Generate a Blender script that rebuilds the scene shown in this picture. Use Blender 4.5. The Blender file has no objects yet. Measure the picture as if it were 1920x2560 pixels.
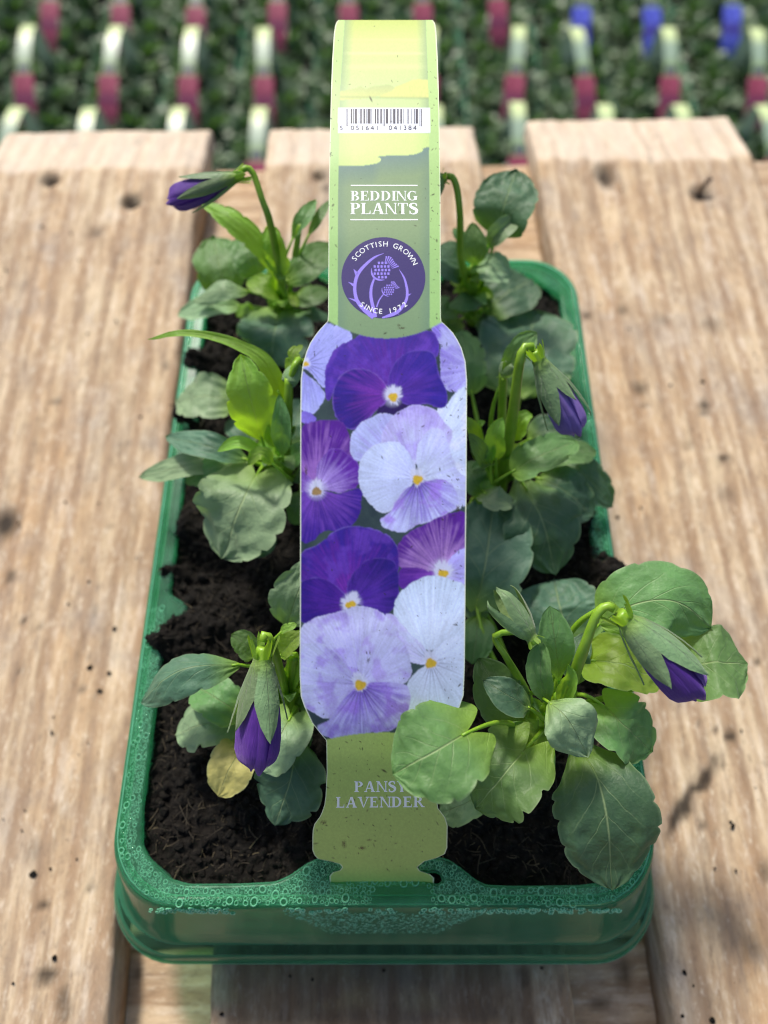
import bpy, math, random
import numpy as np
from mathutils import Vector

random.seed(7)
RNG = np.random.default_rng(11)
scene = bpy.context.scene
COL = scene.collection

# ------------------------------------------------------------------ camera, sky, sun
F = 1900.0                       # focal length in photo pixels (photo 1920 x 2560)
PITCH = math.radians(64.5)       # looking down
CAM = np.array([0.0, 0.0064, 0.238])          # tray rim is z = 0
FW = np.array([0.0, math.cos(PITCH), -math.sin(PITCH)])
UP = np.array([0.0, math.sin(PITCH), math.cos(PITCH)])
RT = np.array([1.0, 0.0, 0.0])

cam = bpy.data.cameras.new('camera')
cam.sensor_fit = 'VERTICAL'
cam.sensor_height = 36.0
cam.sensor_width = 27.0
cam.lens = F / 2560 * 36.0
cam.clip_start = 0.01
cam.clip_end = 100
cam.dof.use_dof = True
cam.dof.focus_distance = 0.191
cam.dof.aperture_fstop = 7.8
camo = bpy.data.objects.new('camera', cam)
camo.location = CAM
camo.rotation_euler = (math.pi / 2 - PITCH, 0, 0)
COL.objects.link(camo)
scene.camera = camo

SUN_EL = math.radians(50)
SUN_AZ = math.radians(-24)       # from +Y, negative = towards -X
SUN_DIR = Vector((math.sin(SUN_AZ) * math.cos(SUN_EL), math.cos(SUN_AZ) * math.cos(SUN_EL), math.sin(SUN_EL)))
world = bpy.data.worlds.new('World')
scene.world = world
world.use_nodes = True
wn = world.node_tree.nodes
wl = world.node_tree.links
sky = wn.new('ShaderNodeTexSky')
sky.sky_type = 'NISHITA'
sky.sun_disc = False
sky.sun_elevation = SUN_EL
sky.sun_rotation = SUN_AZ
sky.dust_density = 3.0
sky.air_density = 1.0
wl.new(sky.outputs[0], wn['Background'].inputs[0])
wn['Background'].inputs[1].default_value = 0.125
sun = bpy.data.lights.new('sun', 'SUN')
sun.energy = 3.6
sun.angle = math.radians(8.0)
sun.color = (1.0, 0.94, 0.85)
suno = bpy.data.objects.new('sun', sun)
suno.rotation_euler = SUN_DIR.to_track_quat('Z', 'Y').to_euler()
COL.objects.link(suno)
scene.view_settings.view_transform = 'Standard'
scene.view_settings.look = 'None'
scene.view_settings.gamma = 1.0
scene.view_settings.use_curve_mapping = False
scene.view_settings.exposure = 0.26
scene.cycles.filter_width = 1.05
scene.cycles.max_bounces = 10
scene.cycles.transparent_max_bounces = 24
scene.cycles.sample_clamp_indirect = 6.0
scene.cycles.caustics_reflective = False
scene.cycles.caustics_refractive = False


# ------------------------------------------------------------------ helpers
def ray(X, Y):
    return FW + RT * ((X - 960.0) / F) + UP * ((1280.0 - Y) / F)


def px(X, Y, z=0.0):
    """photo pixel -> point on the horizontal plane z"""
    d = ray(X, Y)
    t = (z - CAM[2]) / d[2]
    return CAM + d * t


def depth(p):
    return float(np.dot(np.asarray(p) - CAM, FW))


def srgb(r, g, b):
    def f(c):
        c /= 255.0
        return c / 12.92 if c <= 0.04045 else ((c + 0.055) / 1.055) ** 2.4
    return (f(r), f(g), f(b))


def vnoise(x, y, seed=0):
    """smooth 2-D value noise, numpy"""
    xi = np.floor(x).astype(np.int64); yi = np.floor(y).astype(np.int64)
    fx = x - xi; fy = y - yi
    fx = fx * fx * (3 - 2 * fx); fy = fy * fy * (3 - 2 * fy)
    def h(a, b):
        n = (a * 374761393 + b * 668265263 + seed * 144665) & 0xffffffff
        n = ((n ^ (n >> 13)) * 1274126177) & 0xffffffff
        n = n ^ (n >> 16)
        return (n & 0xffff) / 65535.0
    return ((h(xi, yi) * (1 - fx) + h(xi + 1, yi) * fx) * (1 - fy)
            + (h(xi, yi + 1) * (1 - fx) + h(xi + 1, yi + 1) * fx) * fy)


def fbm(x, y, o=4, seed=0):
    s = 0; a = 0.5; n = 0
    for k in range(o):
        s = s + a * vnoise(x * 2 ** k, y * 2 ** k, seed + k * 17); n += a; a *= 0.5
    return s / n


def mesh_np(name, verts, faces, smooth=True):
    """faces: (n,4) or (n,3) array"""
    me = bpy.data.meshes.new(name)
    verts = np.asarray(verts, dtype=np.float32); faces = np.asarray(faces, dtype=np.int32)
    k = faces.shape[1]
    me.vertices.add(len(verts)); me.vertices.foreach_set('co', verts.ravel())
    me.loops.add(faces.size); me.loops.foreach_set('vertex_index', faces.ravel())
    me.polygons.add(len(faces))
    me.polygons.foreach_set('loop_start', np.arange(0, faces.size, k, dtype=np.int32))
    me.polygons.foreach_set('loop_total', np.full(len(faces), k, dtype=np.int32))
    me.polygons.foreach_set('use_smooth', np.full(len(faces), smooth))
    me.update(calc_edges=True)
    me.validate()
    return me


def grid_faces(nu, nv, closed_v=False):
    i = np.arange(nu - 1)[:, None]; j = np.arange(nv if closed_v else nv - 1)[None, :]
    a = i * nv + j; b = i * nv + (j + 1) % nv; c = (i + 1) * nv + (j + 1) % nv; d = (i + 1) * nv + j
    return np.stack([a + 0 * b, b + 0 * a, c, d + 0 * c], -1).reshape(-1, 4)


class MB:
    """collects pieces into one mesh"""
    def __init__(self):
        self.v = []; self.f = []; self.n = 0
    def add(self, verts, faces):
        verts = np.asarray(verts, float)
        self.v.append(verts)
        for f in faces:
            self.f.append(tuple(int(i) + self.n for i in f))
        self.n += len(verts)
    def mesh(self, name, smooth=True):
        me = bpy.data.meshes.new(name)
        me.from_pydata([tuple(p) for p in np.concatenate(self.v)], [], self.f)
        me.polygons.foreach_set('use_smooth', [smooth] * len(me.polygons))
        me.update()
        return me


def obj(name, me, mat=None, parent=None):
    o = bpy.data.objects.new(name, me)
    COL.objects.link(o)
    if mat is not None and me is not None and not me.materials:
        me.materials.append(mat)
    if parent is not None:
        o.parent = parent
        o.matrix_parent_inverse = parent.matrix_world.inverted() if False else parent.matrix_basis.inverted()
    return o


def tag(o, label, cat, group=None):
    o['label'] = label; o['category'] = cat
    if group:
        o['group'] = group
    return o


def thing(name, label, cat, loc=(0, 0, 0), group=None):
    o = bpy.data.objects.new(name, None)
    COL.objects.link(o); o.location = loc; o.empty_display_size = 0.02
    return tag(o, label, cat, group)


def catmull(pts, n):
    pts = np.asarray(pts, float)
    if len(pts) == 2:
        t = np.linspace(0, 1, n)[:, None]
        return pts[0] * (1 - t) + pts[1] * t
    P = np.vstack([2 * pts[0] - pts[1], pts, 2 * pts[-1] - pts[-2]])
    seg = np.linalg.norm(np.diff(pts, axis=0), axis=1)
    cum = np.concatenate([[0], np.cumsum(seg)]); cum /= cum[-1]
    out = []
    for s in np.linspace(0, 1, n):
        k = min(int(np.searchsorted(cum, s, side='right')) - 1, len(seg) - 1)
        t = (s - cum[k]) / max(cum[k + 1] - cum[k], 1e-9)
        a, b, c, d = P[k], P[k + 1], P[k + 2], P[k + 3]
        out.append(0.5 * (2 * b + (c - a) * t + (2 * a - 5 * b + 4 * c - d) * t * t + (3 * b - a - 3 * c + d) * t ** 3))
    return np.array(out)


def norm(v):
    return v / np.maximum(np.linalg.norm(v, axis=-1, keepdims=True), 1e-12)


def tube(pts, radii, n=24, sides=8, ridges=0.0):
    P = catmull(pts, n)
    r = np.interp(np.linspace(0, 1, n), np.linspace(0, 1, len(radii)), radii)
    T = norm(np.gradient(P, axis=0))
    ref = np.array([0.31, 0.2, 0.93]); 
    A = norm(np.cross(T, ref)); B = np.cross(T, A)
    th = np.linspace(0, 2 * math.pi, sides, endpoint=False)
    rr = r[:, None] * (1 + ridges * np.cos(th * 4))[None, :]
    V = P[:, None, :] + rr[..., None] * (np.cos(th)[None, :, None] * A[:, None, :] + np.sin(th)[None, :, None] * B[:, None, :])
    V = V.reshape(-1, 3)
    faces = [tuple(q) for q in grid_faces(n, sides, True)]
    faces.append(tuple(range(sides))[::-1]); faces.append(tuple((n - 1) * sides + k for k in range(sides)))
    return V, faces


# ------------------------------------------------------------------ materials
def new_mat(name):
    m = bpy.data.materials.new(name); m.use_nodes = True
    nt = m.node_tree
    bs = nt.nodes['Principled BSDF']
    return m, nt, bs


def nd(nt, typ, **kw):
    n = nt.nodes.new(typ)
    for k, v in kw.items():
        if k == 'op': n.operation = v
        elif k == 'blend': n.blend_type = v
        else: setattr(n, k, v)
    return n


def math_n(nt, op, a, b=None, c=None, clamp=False):
    n = nt.nodes.new('ShaderNodeMath'); n.operation = op; n.use_clamp = clamp
    for i, v in enumerate((a, b, c)):
        if v is None: continue
        if isinstance(v, (int, float)): n.inputs[i].default_value = v
        else: nt.links.new(v, n.inputs[i])
    return n.outputs[0]


def mix_c(nt, fac, a, b, blend='MIX'):
    n = nt.nodes.new('ShaderNodeMix'); n.data_type = 'RGBA'; n.blend_type = blend
    for sock, v in ((n.inputs[0], fac), (n.inputs[6], a), (n.inputs[7], b)):
        if isinstance(v, (int, float)): sock.default_value = v
        elif isinstance(v, tuple): sock.default_value = (*v, 1) if len(v) == 3 else v
        else: nt.links.new(v, sock)
    return n.outputs[2]


def noise_n(nt, vec, scale, detail=4, rough=0.55, w=None):
    n = nt.nodes.new('ShaderNodeTexNoise')
    n.inputs['Scale'].default_value = scale; n.inputs['Detail'].default_value = detail; n.inputs['Roughness'].default_value = rough
    if vec is not None: nt.links.new(vec, n.inputs['Vector'])
    return n.outputs['Fac']


def ramp(nt, fac, stops):
    n = nt.nodes.new('ShaderNodeValToRGB')
    e = n.color_ramp.elements
    while len(e) < len(stops): e.new(0.5)
    for k, (p, c) in enumerate(stops):
        e[k].position = p
        e[k].color = (*c, 1) if isinstance(c, tuple) else (c, c, c, 1)
    nt.links.new(fac, n.inputs[0])
    return n.outputs[0]


def mapping(nt, scale, coord='Object', rot=(0, 0, 0)):
    tc = nt.nodes.new('ShaderNodeTexCoord'); mp = nt.nodes.new('ShaderNodeMapping')
    mp.inputs['Scale'].default_value = scale; mp.inputs['Rotation'].default_value = rot
    nt.links.new(tc.outputs[coord], mp.inputs[0])
    return mp.outputs[0]


def bump(nt, height, strength, dist, bs):
    b = nt.nodes.new('ShaderNodeBump'); b.inputs['Strength'].default_value = strength; b.inputs['Distance'].default_value = dist
    nt.links.new(height, b.inputs['Height']); nt.links.new(b.outputs[0], bs.inputs['Normal'])
    return b


def leaf_mat(name, base, back, trans, rough=0.42, vein=0.5, sheen=0.0, tw=0.38):
    m, nt, bs = new_mat(name)
    uv = nt.nodes.new('ShaderNodeUVMap'); uv.uv_map = 'UVMap'
    sp = nt.nodes.new('ShaderNodeSeparateXYZ'); nt.links.new(uv.outputs[0], sp.inputs[0])
    u, v = sp.outputs[0], sp.outputs[1]
    va = math_n(nt, 'ABSOLUTE', math_n(nt, 'SUBTRACT', math_n(nt, 'MULTIPLY', v, 2.0), 1.0))
    obc = mapping(nt, (1, 1, 1))
    nz = noise_n(nt, obc, 60, 3)
    mid = math_n(nt, 'SUBTRACT', 1.0, math_n(nt, 'DIVIDE', va, 0.030), clamp=True)
    s = math_n(nt, 'SUBTRACT', u, math_n(nt, 'MULTIPLY', math_n(nt, 'POWER', va, 0.8), 0.42))
    s = math_n(nt, 'ADD', s, math_n(nt, 'MULTIPLY', nz, 0.16))
    fr = math_n(nt, 'FRACT', math_n(nt, 'MULTIPLY', s, 5.2))
    ln = math_n(nt, 'ABSOLUTE', math_n(nt, 'SUBTRACT', fr, 0.5))
    lat = math_n(nt, 'SUBTRACT', 1.0, math_n(nt, 'DIVIDE', ln, 0.055), clamp=True)
    fade = math_n(nt, 'SUBTRACT', 1.0, math_n(nt, 'MULTIPLY', va, 1.15), clamp=True)
    lat = math_n(nt, 'MULTIPLY', lat, fade)
    vmask = math_n(nt, 'MAXIMUM', mid, math_n(nt, 'MULTIPLY', lat, 0.55))
    oi = nt.nodes.new('ShaderNodeObjectInfo')
    n2 = noise_n(nt, obc, 140, 5)
    n3 = noise_n(nt, obc, 900, 2)
    c = mix_c(nt, ramp(nt, n2, [(0.3, 0.0), (0.75, 1.0)]), base, tuple(min(1, k * 1.45) for k in base))
    # pale bloom of fine hairs and dust
    c = mix_c(nt, math_n(nt, 'MULTIPLY', n3, 0.17), c, (0.36, 0.44, 0.34))
    hsv = nt.nodes.new('ShaderNodeHueSaturation')
    nt.links.new(math_n(nt, 'ADD', 0.478, math_n(nt, 'MULTIPLY', oi.outputs['Random'], 0.042)), hsv.inputs['Hue'])
    nt.links.new(math_n(nt, 'ADD', 0.7, math_n(nt, 'MULTIPLY', oi.outputs['Random'], 0.65)), hsv.inputs['Value'])
    nt.links.new(c, hsv.inputs['Color'])
    c = mix_c(nt, math_n(nt, 'MULTIPLY', vmask, min(1.0, vein * 2.0)), hsv.outputs[0], (0.38, 0.50, 0.24))
    # paler edge
    edge = math_n(nt, 'MULTIPLY', math_n(nt, 'SUBTRACT', va, 0.94, clamp=True), 9.0, clamp=True)
    c = mix_c(nt, edge, c, (0.27, 0.36, 0.20))
    # young base of the leaf is yellower
    basem = math_n(nt, 'SUBTRACT', 1.0, math_n(nt, 'MULTIPLY', u, 4.0), clamp=True)
    c = mix_c(nt, math_n(nt, 'MULTIPLY', basem, 0.75), c, (0.24, 0.40, 0.03))
    geo = nt.nodes.new('ShaderNodeNewGeometry')
    c = mix_c(nt, geo.outputs['Backfacing'], c, back)
    nt.links.new(c, bs.inputs['Base Color'])
    bs.inputs['Roughness'].default_value = rough + 0.08
    bs.inputs['Specular IOR Level'].default_value = 0.42
    bs.inputs['Sheen Weight'].default_value = sheen
    bs.inputs['Sheen Roughness'].default_value = 0.4
    h = math_n(nt, 'SUBTRACT', math_n(nt, 'MULTIPLY', n2, 0.6), math_n(nt, 'MULTIPLY', vmask, 0.4))
    h = math_n(nt, 'ADD', h, math_n(nt, 'MULTIPLY', n3, 0.40))
    bump(nt, h, 0.8, 0.0007, bs)
    tr = nt.nodes.new('ShaderNodeBsdfTranslucent')
    nt.links.new(mix_c(nt, math_n(nt, 'MULTIPLY', vmask, 0.15), trans, tuple(k * 0.8 for k in trans)), tr.inputs[0])
    mx = nt.nodes.new('ShaderNodeMixShader'); mx.inputs[0].default_value = tw
    nt.links.new(bs.outputs[0], mx.inputs[1]); nt.links.new(tr.outputs[0], mx.inputs[2])
    nt.links.new(mx.outputs[0], nt.nodes['Material Output'].inputs[0])
    return m


M = {}
M['leaf'] = leaf_mat('leaf_green', (0.094, 0.205, 0.060), (0.18, 0.29, 0.10), (0.28, 0.54, 0.03), sheen=0.1)
M['leaf_dark'] = leaf_mat('leaf_blue_green', (0.046, 0.118, 0.066), (0.13, 0.22, 0.10), (0.18, 0.38, 0.04), rough=0.44, vein=0.38, sheen=0.08, tw=0.3)
M['leaf_pale'] = leaf_mat('leaf_grey_green', (0.215, 0.330, 0.170), (0.26, 0.36, 0.18), (0.24, 0.44, 0.07), rough=0.42, sheen=0.3, tw=0.28)
M['leaf_young'] = leaf_mat('leaf_young', (0.190, 0.345, 0.040), (0.22, 0.36, 0.05), (0.45, 0.75, 0.02), rough=0.4, tw=0.5)
M['leaf_yellow'] = leaf_mat('leaf_yellowed', (0.56, 0.56, 0.15), (0.55, 0.55, 0.18), (0.6, 0.6, 0.1), rough=0.55, vein=0.25, tw=0.25)
M['sepal'] = leaf_mat('sepal_green', (0.150, 0.245, 0.105), (0.18, 0.27, 0.10), (0.26, 0.46, 0.05), rough=0.4, vein=0.2, sheen=0.4, tw=0.3)


def stem_material():
    m, nt, bs = new_mat('stem_green')
    n = noise_n(nt, mapping(nt, (1, 1, 1)), 160, 3)
    nt.links.new(ramp(nt, n, [(0.3, (0.16, 0.31, 0.015)), (0.75, (0.28, 0.45, 0.04))]), bs.inputs['Base Color'])
    bs.inputs['Roughness'].default_value = 0.38
    bs.inputs['Subsurface Weight'].default_value = 0.35
    bs.inputs['Subsurface Radius'].default_value = (0.002, 0.004, 0.0006)
    bs.inputs['Subsurface Scale'].default_value = 0.5
    return m


M['stem'] = stem_material()


def petal_material(name, stops, trans):
    m, nt, bs = new_mat(name)
    uv = nt.nodes.new('ShaderNodeUVMap'); uv.uv_map = 'UVMap'
    mp = nt.nodes.new('ShaderNodeMapping'); mp.inputs['Scale'].default_value = (3, 26, 1)
    nt.links.new(uv.outputs[0], mp.inputs[0])
    n = noise_n(nt, mp.outputs[0], 1.6, 5)
    oi = nt.nodes.new('ShaderNodeObjectInfo')
    c = ramp(nt, n, stops)
    # obj color alpha-free tint: paler for one bud through its object colour
    c = mix_c(nt, 0.85, c, oi.outputs['Color'], 'MULTIPLY')
    nt.links.new(c, bs.inputs['Base Color'])
    bs.inputs['Roughness'].default_value = 0.5
    bs.inputs['Sheen Weight'].default_value = 0.6
    bs.inputs['Sheen Tint'].default_value = (0.6, 0.4, 1, 1)
    bump(nt, n, 0.5, 0.0006, bs)
    tr = nt.nodes.new('ShaderNodeBsdfTranslucent'); tr.inputs[0].default_value = (*trans, 1)
    mx = nt.nodes.new('ShaderNodeMixShader'); mx.inputs[0].default_value = 0.28
    nt.links.new(bs.outputs[0], mx.inputs[1]); nt.links.new(tr.outputs[0], mx.inputs[2])
    nt.links.new(mx.outputs[0], nt.nodes['Material Output'].inputs[0])
    return m


M['petal'] = petal_material('petal_purple', [(0.25, (0.045, 0.010, 0.16)), (0.55, (0.105, 0.022, 0.31)), (0.85, (0.26, 0.095, 0.50))], (0.26, 0.05, 0.52))
M['petal_pale'] = petal_material('petal_lilac', [(0.25, (0.15, 0.085, 0.36)), (0.55, (0.24, 0.16, 0.50)), (0.85, (0.40, 0.32, 0.66))], (0.36, 0.24, 0.70))


def wood_material(name, along='y', warm=0.0):
    m, nt, bs = new_mat(name)
    sc = (1, 0.09, 1) if along == 'y' else (0.09, 1, 1)
    tc = nt.nodes.new('ShaderNodeTexCoord')
    oi = nt.nodes.new('ShaderNodeObjectInfo')
    addv = nt.nodes.new('ShaderNodeVectorMath'); addv.operation = 'ADD'
    cmb = nt.nodes.new('ShaderNodeCombineXYZ')
    nt.links.new(math_n(nt, 'MULTIPLY', oi.outputs['Random'], 3.0), cmb.inputs[0]); nt.links.new(oi.outputs['Random'], cmb.inputs[1])
    nt.links.new(tc.outputs['Object'], addv.inputs[0]); nt.links.new(cmb.outputs[0], addv.inputs[1])
    def mp(s):
        q = nt.nodes.new('ShaderNodeMapping'); q.inputs['Scale'].default_value = s
        nt.links.new(addv.outputs[0], q.inputs[0]); return q.outputs[0]
    grain = noise_n(nt, mp(sc), 260, 6, 0.65)
    broad = noise_n(nt, mp(tuple(k * (2.2 if k < 0.5 else 1) for k in sc)), 45, 4, 0.6)
    blotch = noise_n(nt, mp((1, 1, 1)), 26, 4, 0.6)
    fuzz = noise_n(nt, mp(tuple(0.38 if k < 0.5 else 1 for k in sc)), 430, 5, 0.75)
    # growth rings, gently bent
    wv = nt.nodes.new('ShaderNodeTexWave'); wv.wave_type = 'BANDS'; wv.bands_direction = 'X' if along == 'y' else 'Y'
    wv.inputs['Scale'].default_value = 26; wv.inputs['Distortion'].default_value = 9; wv.inputs['Detail'].default_value = 3
    wv.inputs['Detail Scale'].default_value = 0.6
    nt.links.new(mp(tuple(0.12 if k < 0.5 else 1 for k in sc)), wv.inputs['Vector'])
    streak = noise_n(nt, mp(tuple(0.22 if k < 0.5 else 1 for k in sc)), 190, 5, 0.7)
    c = ramp(nt, grain, [(0.30, (0.27, 0.180, 0.108)), (0.5, (0.47, 0.352, 0.230)), (0.70, (0.64, 0.520, 0.360))])
    c = mix_c(nt, ramp(nt, broad, [(0.45, 0.0), (0.70, 0.65)]), c, (0.46, 0.285, 0.145))
    c = mix_c(nt, ramp(nt, blotch, [(0.5, 0.0), (0.70, 0.7)]), c, (0.33, 0.295, 0.265))
    c = mix_c(nt, ramp(nt, blotch, [(0.25, 0.6), (0.44, 0.0)]), c, (0.70, 0.575, 0.385))
    c = mix_c(nt, math_n(nt, 'MULTIPLY', ramp(nt, wv.outputs['Fac'], [(0.5, 0.0), (0.95, 0.9)]), 0.7), c, (0.29, 0.185, 0.11))
    c = mix_c(nt, ramp(nt, streak, [(0.52, 0.0), (0.70, 0.6)]), c, (0.235, 0.175, 0.13))
    c = mix_c(nt, ramp(nt, streak, [(0.30, 0.6), (0.46, 0.0)]), c, (0.66, 0.57, 0.46))
    c = mix_c(nt, ramp(nt, fuzz, [(0.54, 0.0), (0.72, 0.6)]), c, (0.77, 0.68, 0.54))
    c = mix_c(nt, ramp(nt, fuzz, [(0.28, 0.7), (0.45, 0.0)]), c, (0.17, 0.118, 0.08))
    at = nt.nodes.new('ShaderNodeAttribute'); at.attribute_name = 'stain_shade'
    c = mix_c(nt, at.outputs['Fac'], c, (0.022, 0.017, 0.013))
    at2 = nt.nodes.new('ShaderNodeAttribute'); at2.attribute_name = 'sawn_lit'
    c = mix_c(nt, math_n(nt, 'MULTIPLY', at2.outputs['Fac'], 0.75), c, (0.70, 0.61, 0.50))
    if warm:
        c = mix_c(nt, warm, c, (0.60, 0.38, 0.20))
    nt.links.new(c, bs.inputs['Base Color'])
    bs.inputs['Roughness'].default_value = 0.8
    bs.inputs['Specular IOR Level'].default_value = 0.25
    h = math_n(nt, 'ADD', grain, math_n(nt, 'MULTIPLY', fuzz, 0.8))
    bump(nt, h, 0.8, 0.0008, bs)
    return m


M['wood'] = wood_material('weathered_wood', 'y')
M['wood_x'] = wood_material('weathered_wood_cross', 'x', 0.12)


def soil_material():
    m, nt, bs = new_mat('peat_soil')
    oc = mapping(nt, (1, 1, 1))
    n = noise_n(nt, oc, 900, 6, 0.7); n2 = noise_n(nt, oc, 90, 3)
    c = ramp(nt, n, [(0.3, (0.0024, 0.0022, 0.0019)), (0.55, (0.0095, 0.0082, 0.0066)), (0.8, (0.052, 0.044, 0.034))])
    c = mix_c(nt, ramp(nt, n2, [(0.45, 0.0), (0.7, 0.5)]), c, (0.012, 0.009, 0.007))
    nt.links.new(c, bs.inputs['Base Color'])
    bs.inputs['Roughness'].default_value = 0.9
    bs.inputs['Specular IOR Level'].default_value = 0.2
    bump(nt, n, 0.9, 0.001, bs)
    return m


M['soil'] = soil_material()


def fibre_material():
    m, nt, bs = new_mat('peat_fibre')
    n = noise_n(nt, mapping(nt, (1, 1, 1)), 130, 3)
    nt.links.new(ramp(nt, n, [(0.3, (0.012, 0.009, 0.006)), (0.55, (0.045, 0.034, 0.02)), (0.75, (0.17, 0.135, 0.07))]), bs.inputs['Base Color'])
    bs.inputs['Roughness'].default_value = 0.85
    return m


M['fibre'] = fibre_material()


def plastic_material(name, tint, body, opac, rough=0.12, bumpy=0.0):
    m, nt, bs = new_mat(name)
    oc = mapping(nt, (1, 1, 1))
    n = noise_n(nt, oc, 150, 4)
    nt.links.new(mix_c(nt, n, body, tuple(k * 1.6 for k in body)), bs.inputs['Base Color'])
    bs.inputs['Roughness'].default_value = rough
    bs.inputs['Specular IOR Level'].default_value = 0.4
    if bumpy:
        vor = nt.nodes.new('ShaderNodeTexVoronoi'); vor.inputs['Scale'].default_value = 1300
        nt.links.new(oc, vor.inputs['Vector'])
        hh = math_n(nt, 'MULTIPLY', vor.outputs['Distance'], ramp(nt, noise_n(nt, oc, 70, 3), [(0.42, 0.0), (0.55, 1.0)]))
        bump(nt, hh, bumpy, 0.0006, bs)
    tl = nt.nodes.new('ShaderNodeBsdfTranslucent'); tl.inputs[0].default_value = (*[min(1, k * 2.6) for k in body], 1)
    mb_ = nt.nodes.new('ShaderNodeMixShader'); mb_.inputs[0].default_value = 0.45
    nt.links.new(bs.outputs[0], mb_.inputs[1]); nt.links.new(tl.outputs[0], mb_.inputs[2])
    tr = nt.nodes.new('ShaderNodeBsdfTransparent'); tr.inputs[0].default_value = (*tint, 1)
    fr = nt.nodes.new('ShaderNodeFresnel'); fr.inputs[0].default_value = 1.33
    op = math_n(nt, 'ADD', math_n(nt, 'MULTIPLY', ramp(nt, n, [(0.35, 0.7), (0.65, 1.15)]), opac), fr.outputs[0], clamp=True)
    mx = nt.nodes.new('ShaderNodeMixShader')
    nt.links.new(op, mx.inputs[0]); nt.links.new(tr.outputs[0], mx.inputs[1]); nt.links.new(mb_.outputs[0], mx.inputs[2])
    nt.links.new(mx.outputs[0], nt.nodes['Material Output'].inputs[0])
    return m


M['tray'] = plastic_material('green_tray_plastic', (0.27, 0.54, 0.36), (0.040, 0.170, 0.092), 0.17, 0.10)
M['tray_rim'] = plastic_material('green_tray_rim', (0.48, 0.78, 0.62), (0.12, 0.34, 0.225), 0.26, 0.24)
M['tray_bead'] = plastic_material('green_tray_bead', (0.60, 0.86, 0.72), (0.14, 0.38, 0.26), 0.16, 0.09)
M['pot'] = plastic_material('clear_pot_plastic', (0.55, 0.68, 0.55), (0.030, 0.055, 0.030), 0.22, 0.25)


def drop_material():
    m, nt, bs = new_mat('water_drop')
    bs.inputs['Base Color'].default_value = (0.24, 0.66, 0.42, 1)  # pale green stands for light refracted in the drop
    bs.inputs['Roughness'].default_value = 0.05
    bs.inputs['IOR'].default_value = 1.4
    tr = nt.nodes.new('ShaderNodeBsdfTransparent'); tr.inputs[0].default_value = (0.72, 0.93, 0.82, 1)
    fr = nt.nodes.new('ShaderNodeFresnel'); fr.inputs[0].default_value = 1.55
    mx = nt.nodes.new('ShaderNodeMixShader')
    nt.links.new(math_n(nt, 'ADD', fr.outputs[0], 0.30, clamp=True), mx.inputs[0])
    nt.links.new(tr.outputs[0], mx.inputs[1]); nt.links.new(bs.outputs[0], mx.inputs[2])
    nt.links.new(mx.outputs[0], nt.nodes['Material Output'].inputs[0])
    return m


M['drop'] = drop_material()


def print_material(name, attr=True, color=None, tw=0.22, rough=0.35):
    m, nt, bs = new_mat(name)
    if attr:
        a = nt.nodes.new('ShaderNodeAttribute'); a.attribute_name = 'Col'
        c = a.outputs['Color']
        nt.links.new(c, bs.inputs['Base Color'])
    else:
        bs.inputs['Base Color'].default_value = (*color, 1)
    bs.inputs['Roughness'].default_value = rough
    bs.inputs['Specular IOR Level'].default_value = 0.4
    n = noise_n(nt, mapping(nt, (1, 1, 1)), 2500, 2)
    bump(nt, n, 0.12, 0.0002, bs)
    tr = nt.nodes.new('ShaderNodeBsdfTranslucent')
    if attr: nt.links.new(c, tr.inputs[0])
    else: tr.inputs[0].default_value = (*color, 1)
    mx = nt.nodes.new('ShaderNodeMixShader'); mx.inputs[0].default_value = tw
    nt.links.new(bs.outputs[0], mx.inputs[1]); nt.links.new(tr.outputs[0], mx.inputs[2])
    nt.links.new(mx.outputs[0], nt.nodes['Material Output'].inputs[0])
    return m


M['print'] = print_material('printed_label', tw=0.10)
M['ink_white'] = print_material('white_ink', False, (0.93, 0.96, 0.96), tw=0.0)
M['ink_black'] = print_material('black_ink', False, (0.035, 0.035, 0.06), tw=0.0)
M['ink_violet'] = print_material('violet_ink', False, srgb(150, 132, 232), tw=0.0)
M['ink_navy'] = print_material('navy_ink', False, srgb(62, 52, 108), tw=0.0)


def simple(name, col, rough=0.8, nscale=0, var=0.5):
    m, nt, bs = new_mat(name)
    bs.inputs['Roughness'].default_value = rough
    if nscale:
        n = noise_n(nt, mapping(nt, (1, 1, 1)), nscale, 5)
        nt.links.new(ramp(nt, n, [(0.3, tuple(k * (1 - var) for k in col)), (0.7, tuple(min(1, k * (1 + var)) for k in col))]), bs.inputs['Base Color'])
    else:
        bs.inputs['Base Color'].default_value = (*col, 1)
    return m


M['ground'] = simple('ground_cloth', (0.035, 0.042, 0.038), 0.9, 40)
M['nail'] = simple('rusty_nail', (0.10, 0.055, 0.03), 0.6, 300)
M['hole'] = simple('bolt_hole', (0.01, 0.009, 0.008), 0.9)

# ------------------------------------------------------------------ setting: ground and pallet bench
FLOOR = -0.862
g = obj('ground', mesh_np('ground', [(-60, -60, FLOOR), (60, -60, FLOOR), (60, 60, FLOOR), (-60, 60, FLOOR)], [(0, 1, 2, 3)]), M['ground'])
g['kind'] = 'structure'

PZ = -0.05            # top of the deck boards
PT = 0.019
ROT = math.radians(1.35)     # boards are turned a touch against the tray
CR, SR = math.cos(ROT), math.sin(ROT)


def toboard(p):     # world -> board frame
    return np.array([p[0] * CR + p[1] * SR, -p[0] * SR + p[1] * CR])


bench = thing('pallet_bench', 'weathered pale wooden pallet boards carrying the green tray', 'pallet')
bench.rotation_euler = (0, 0, ROT)
bpy.context.view_layer.update()


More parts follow.
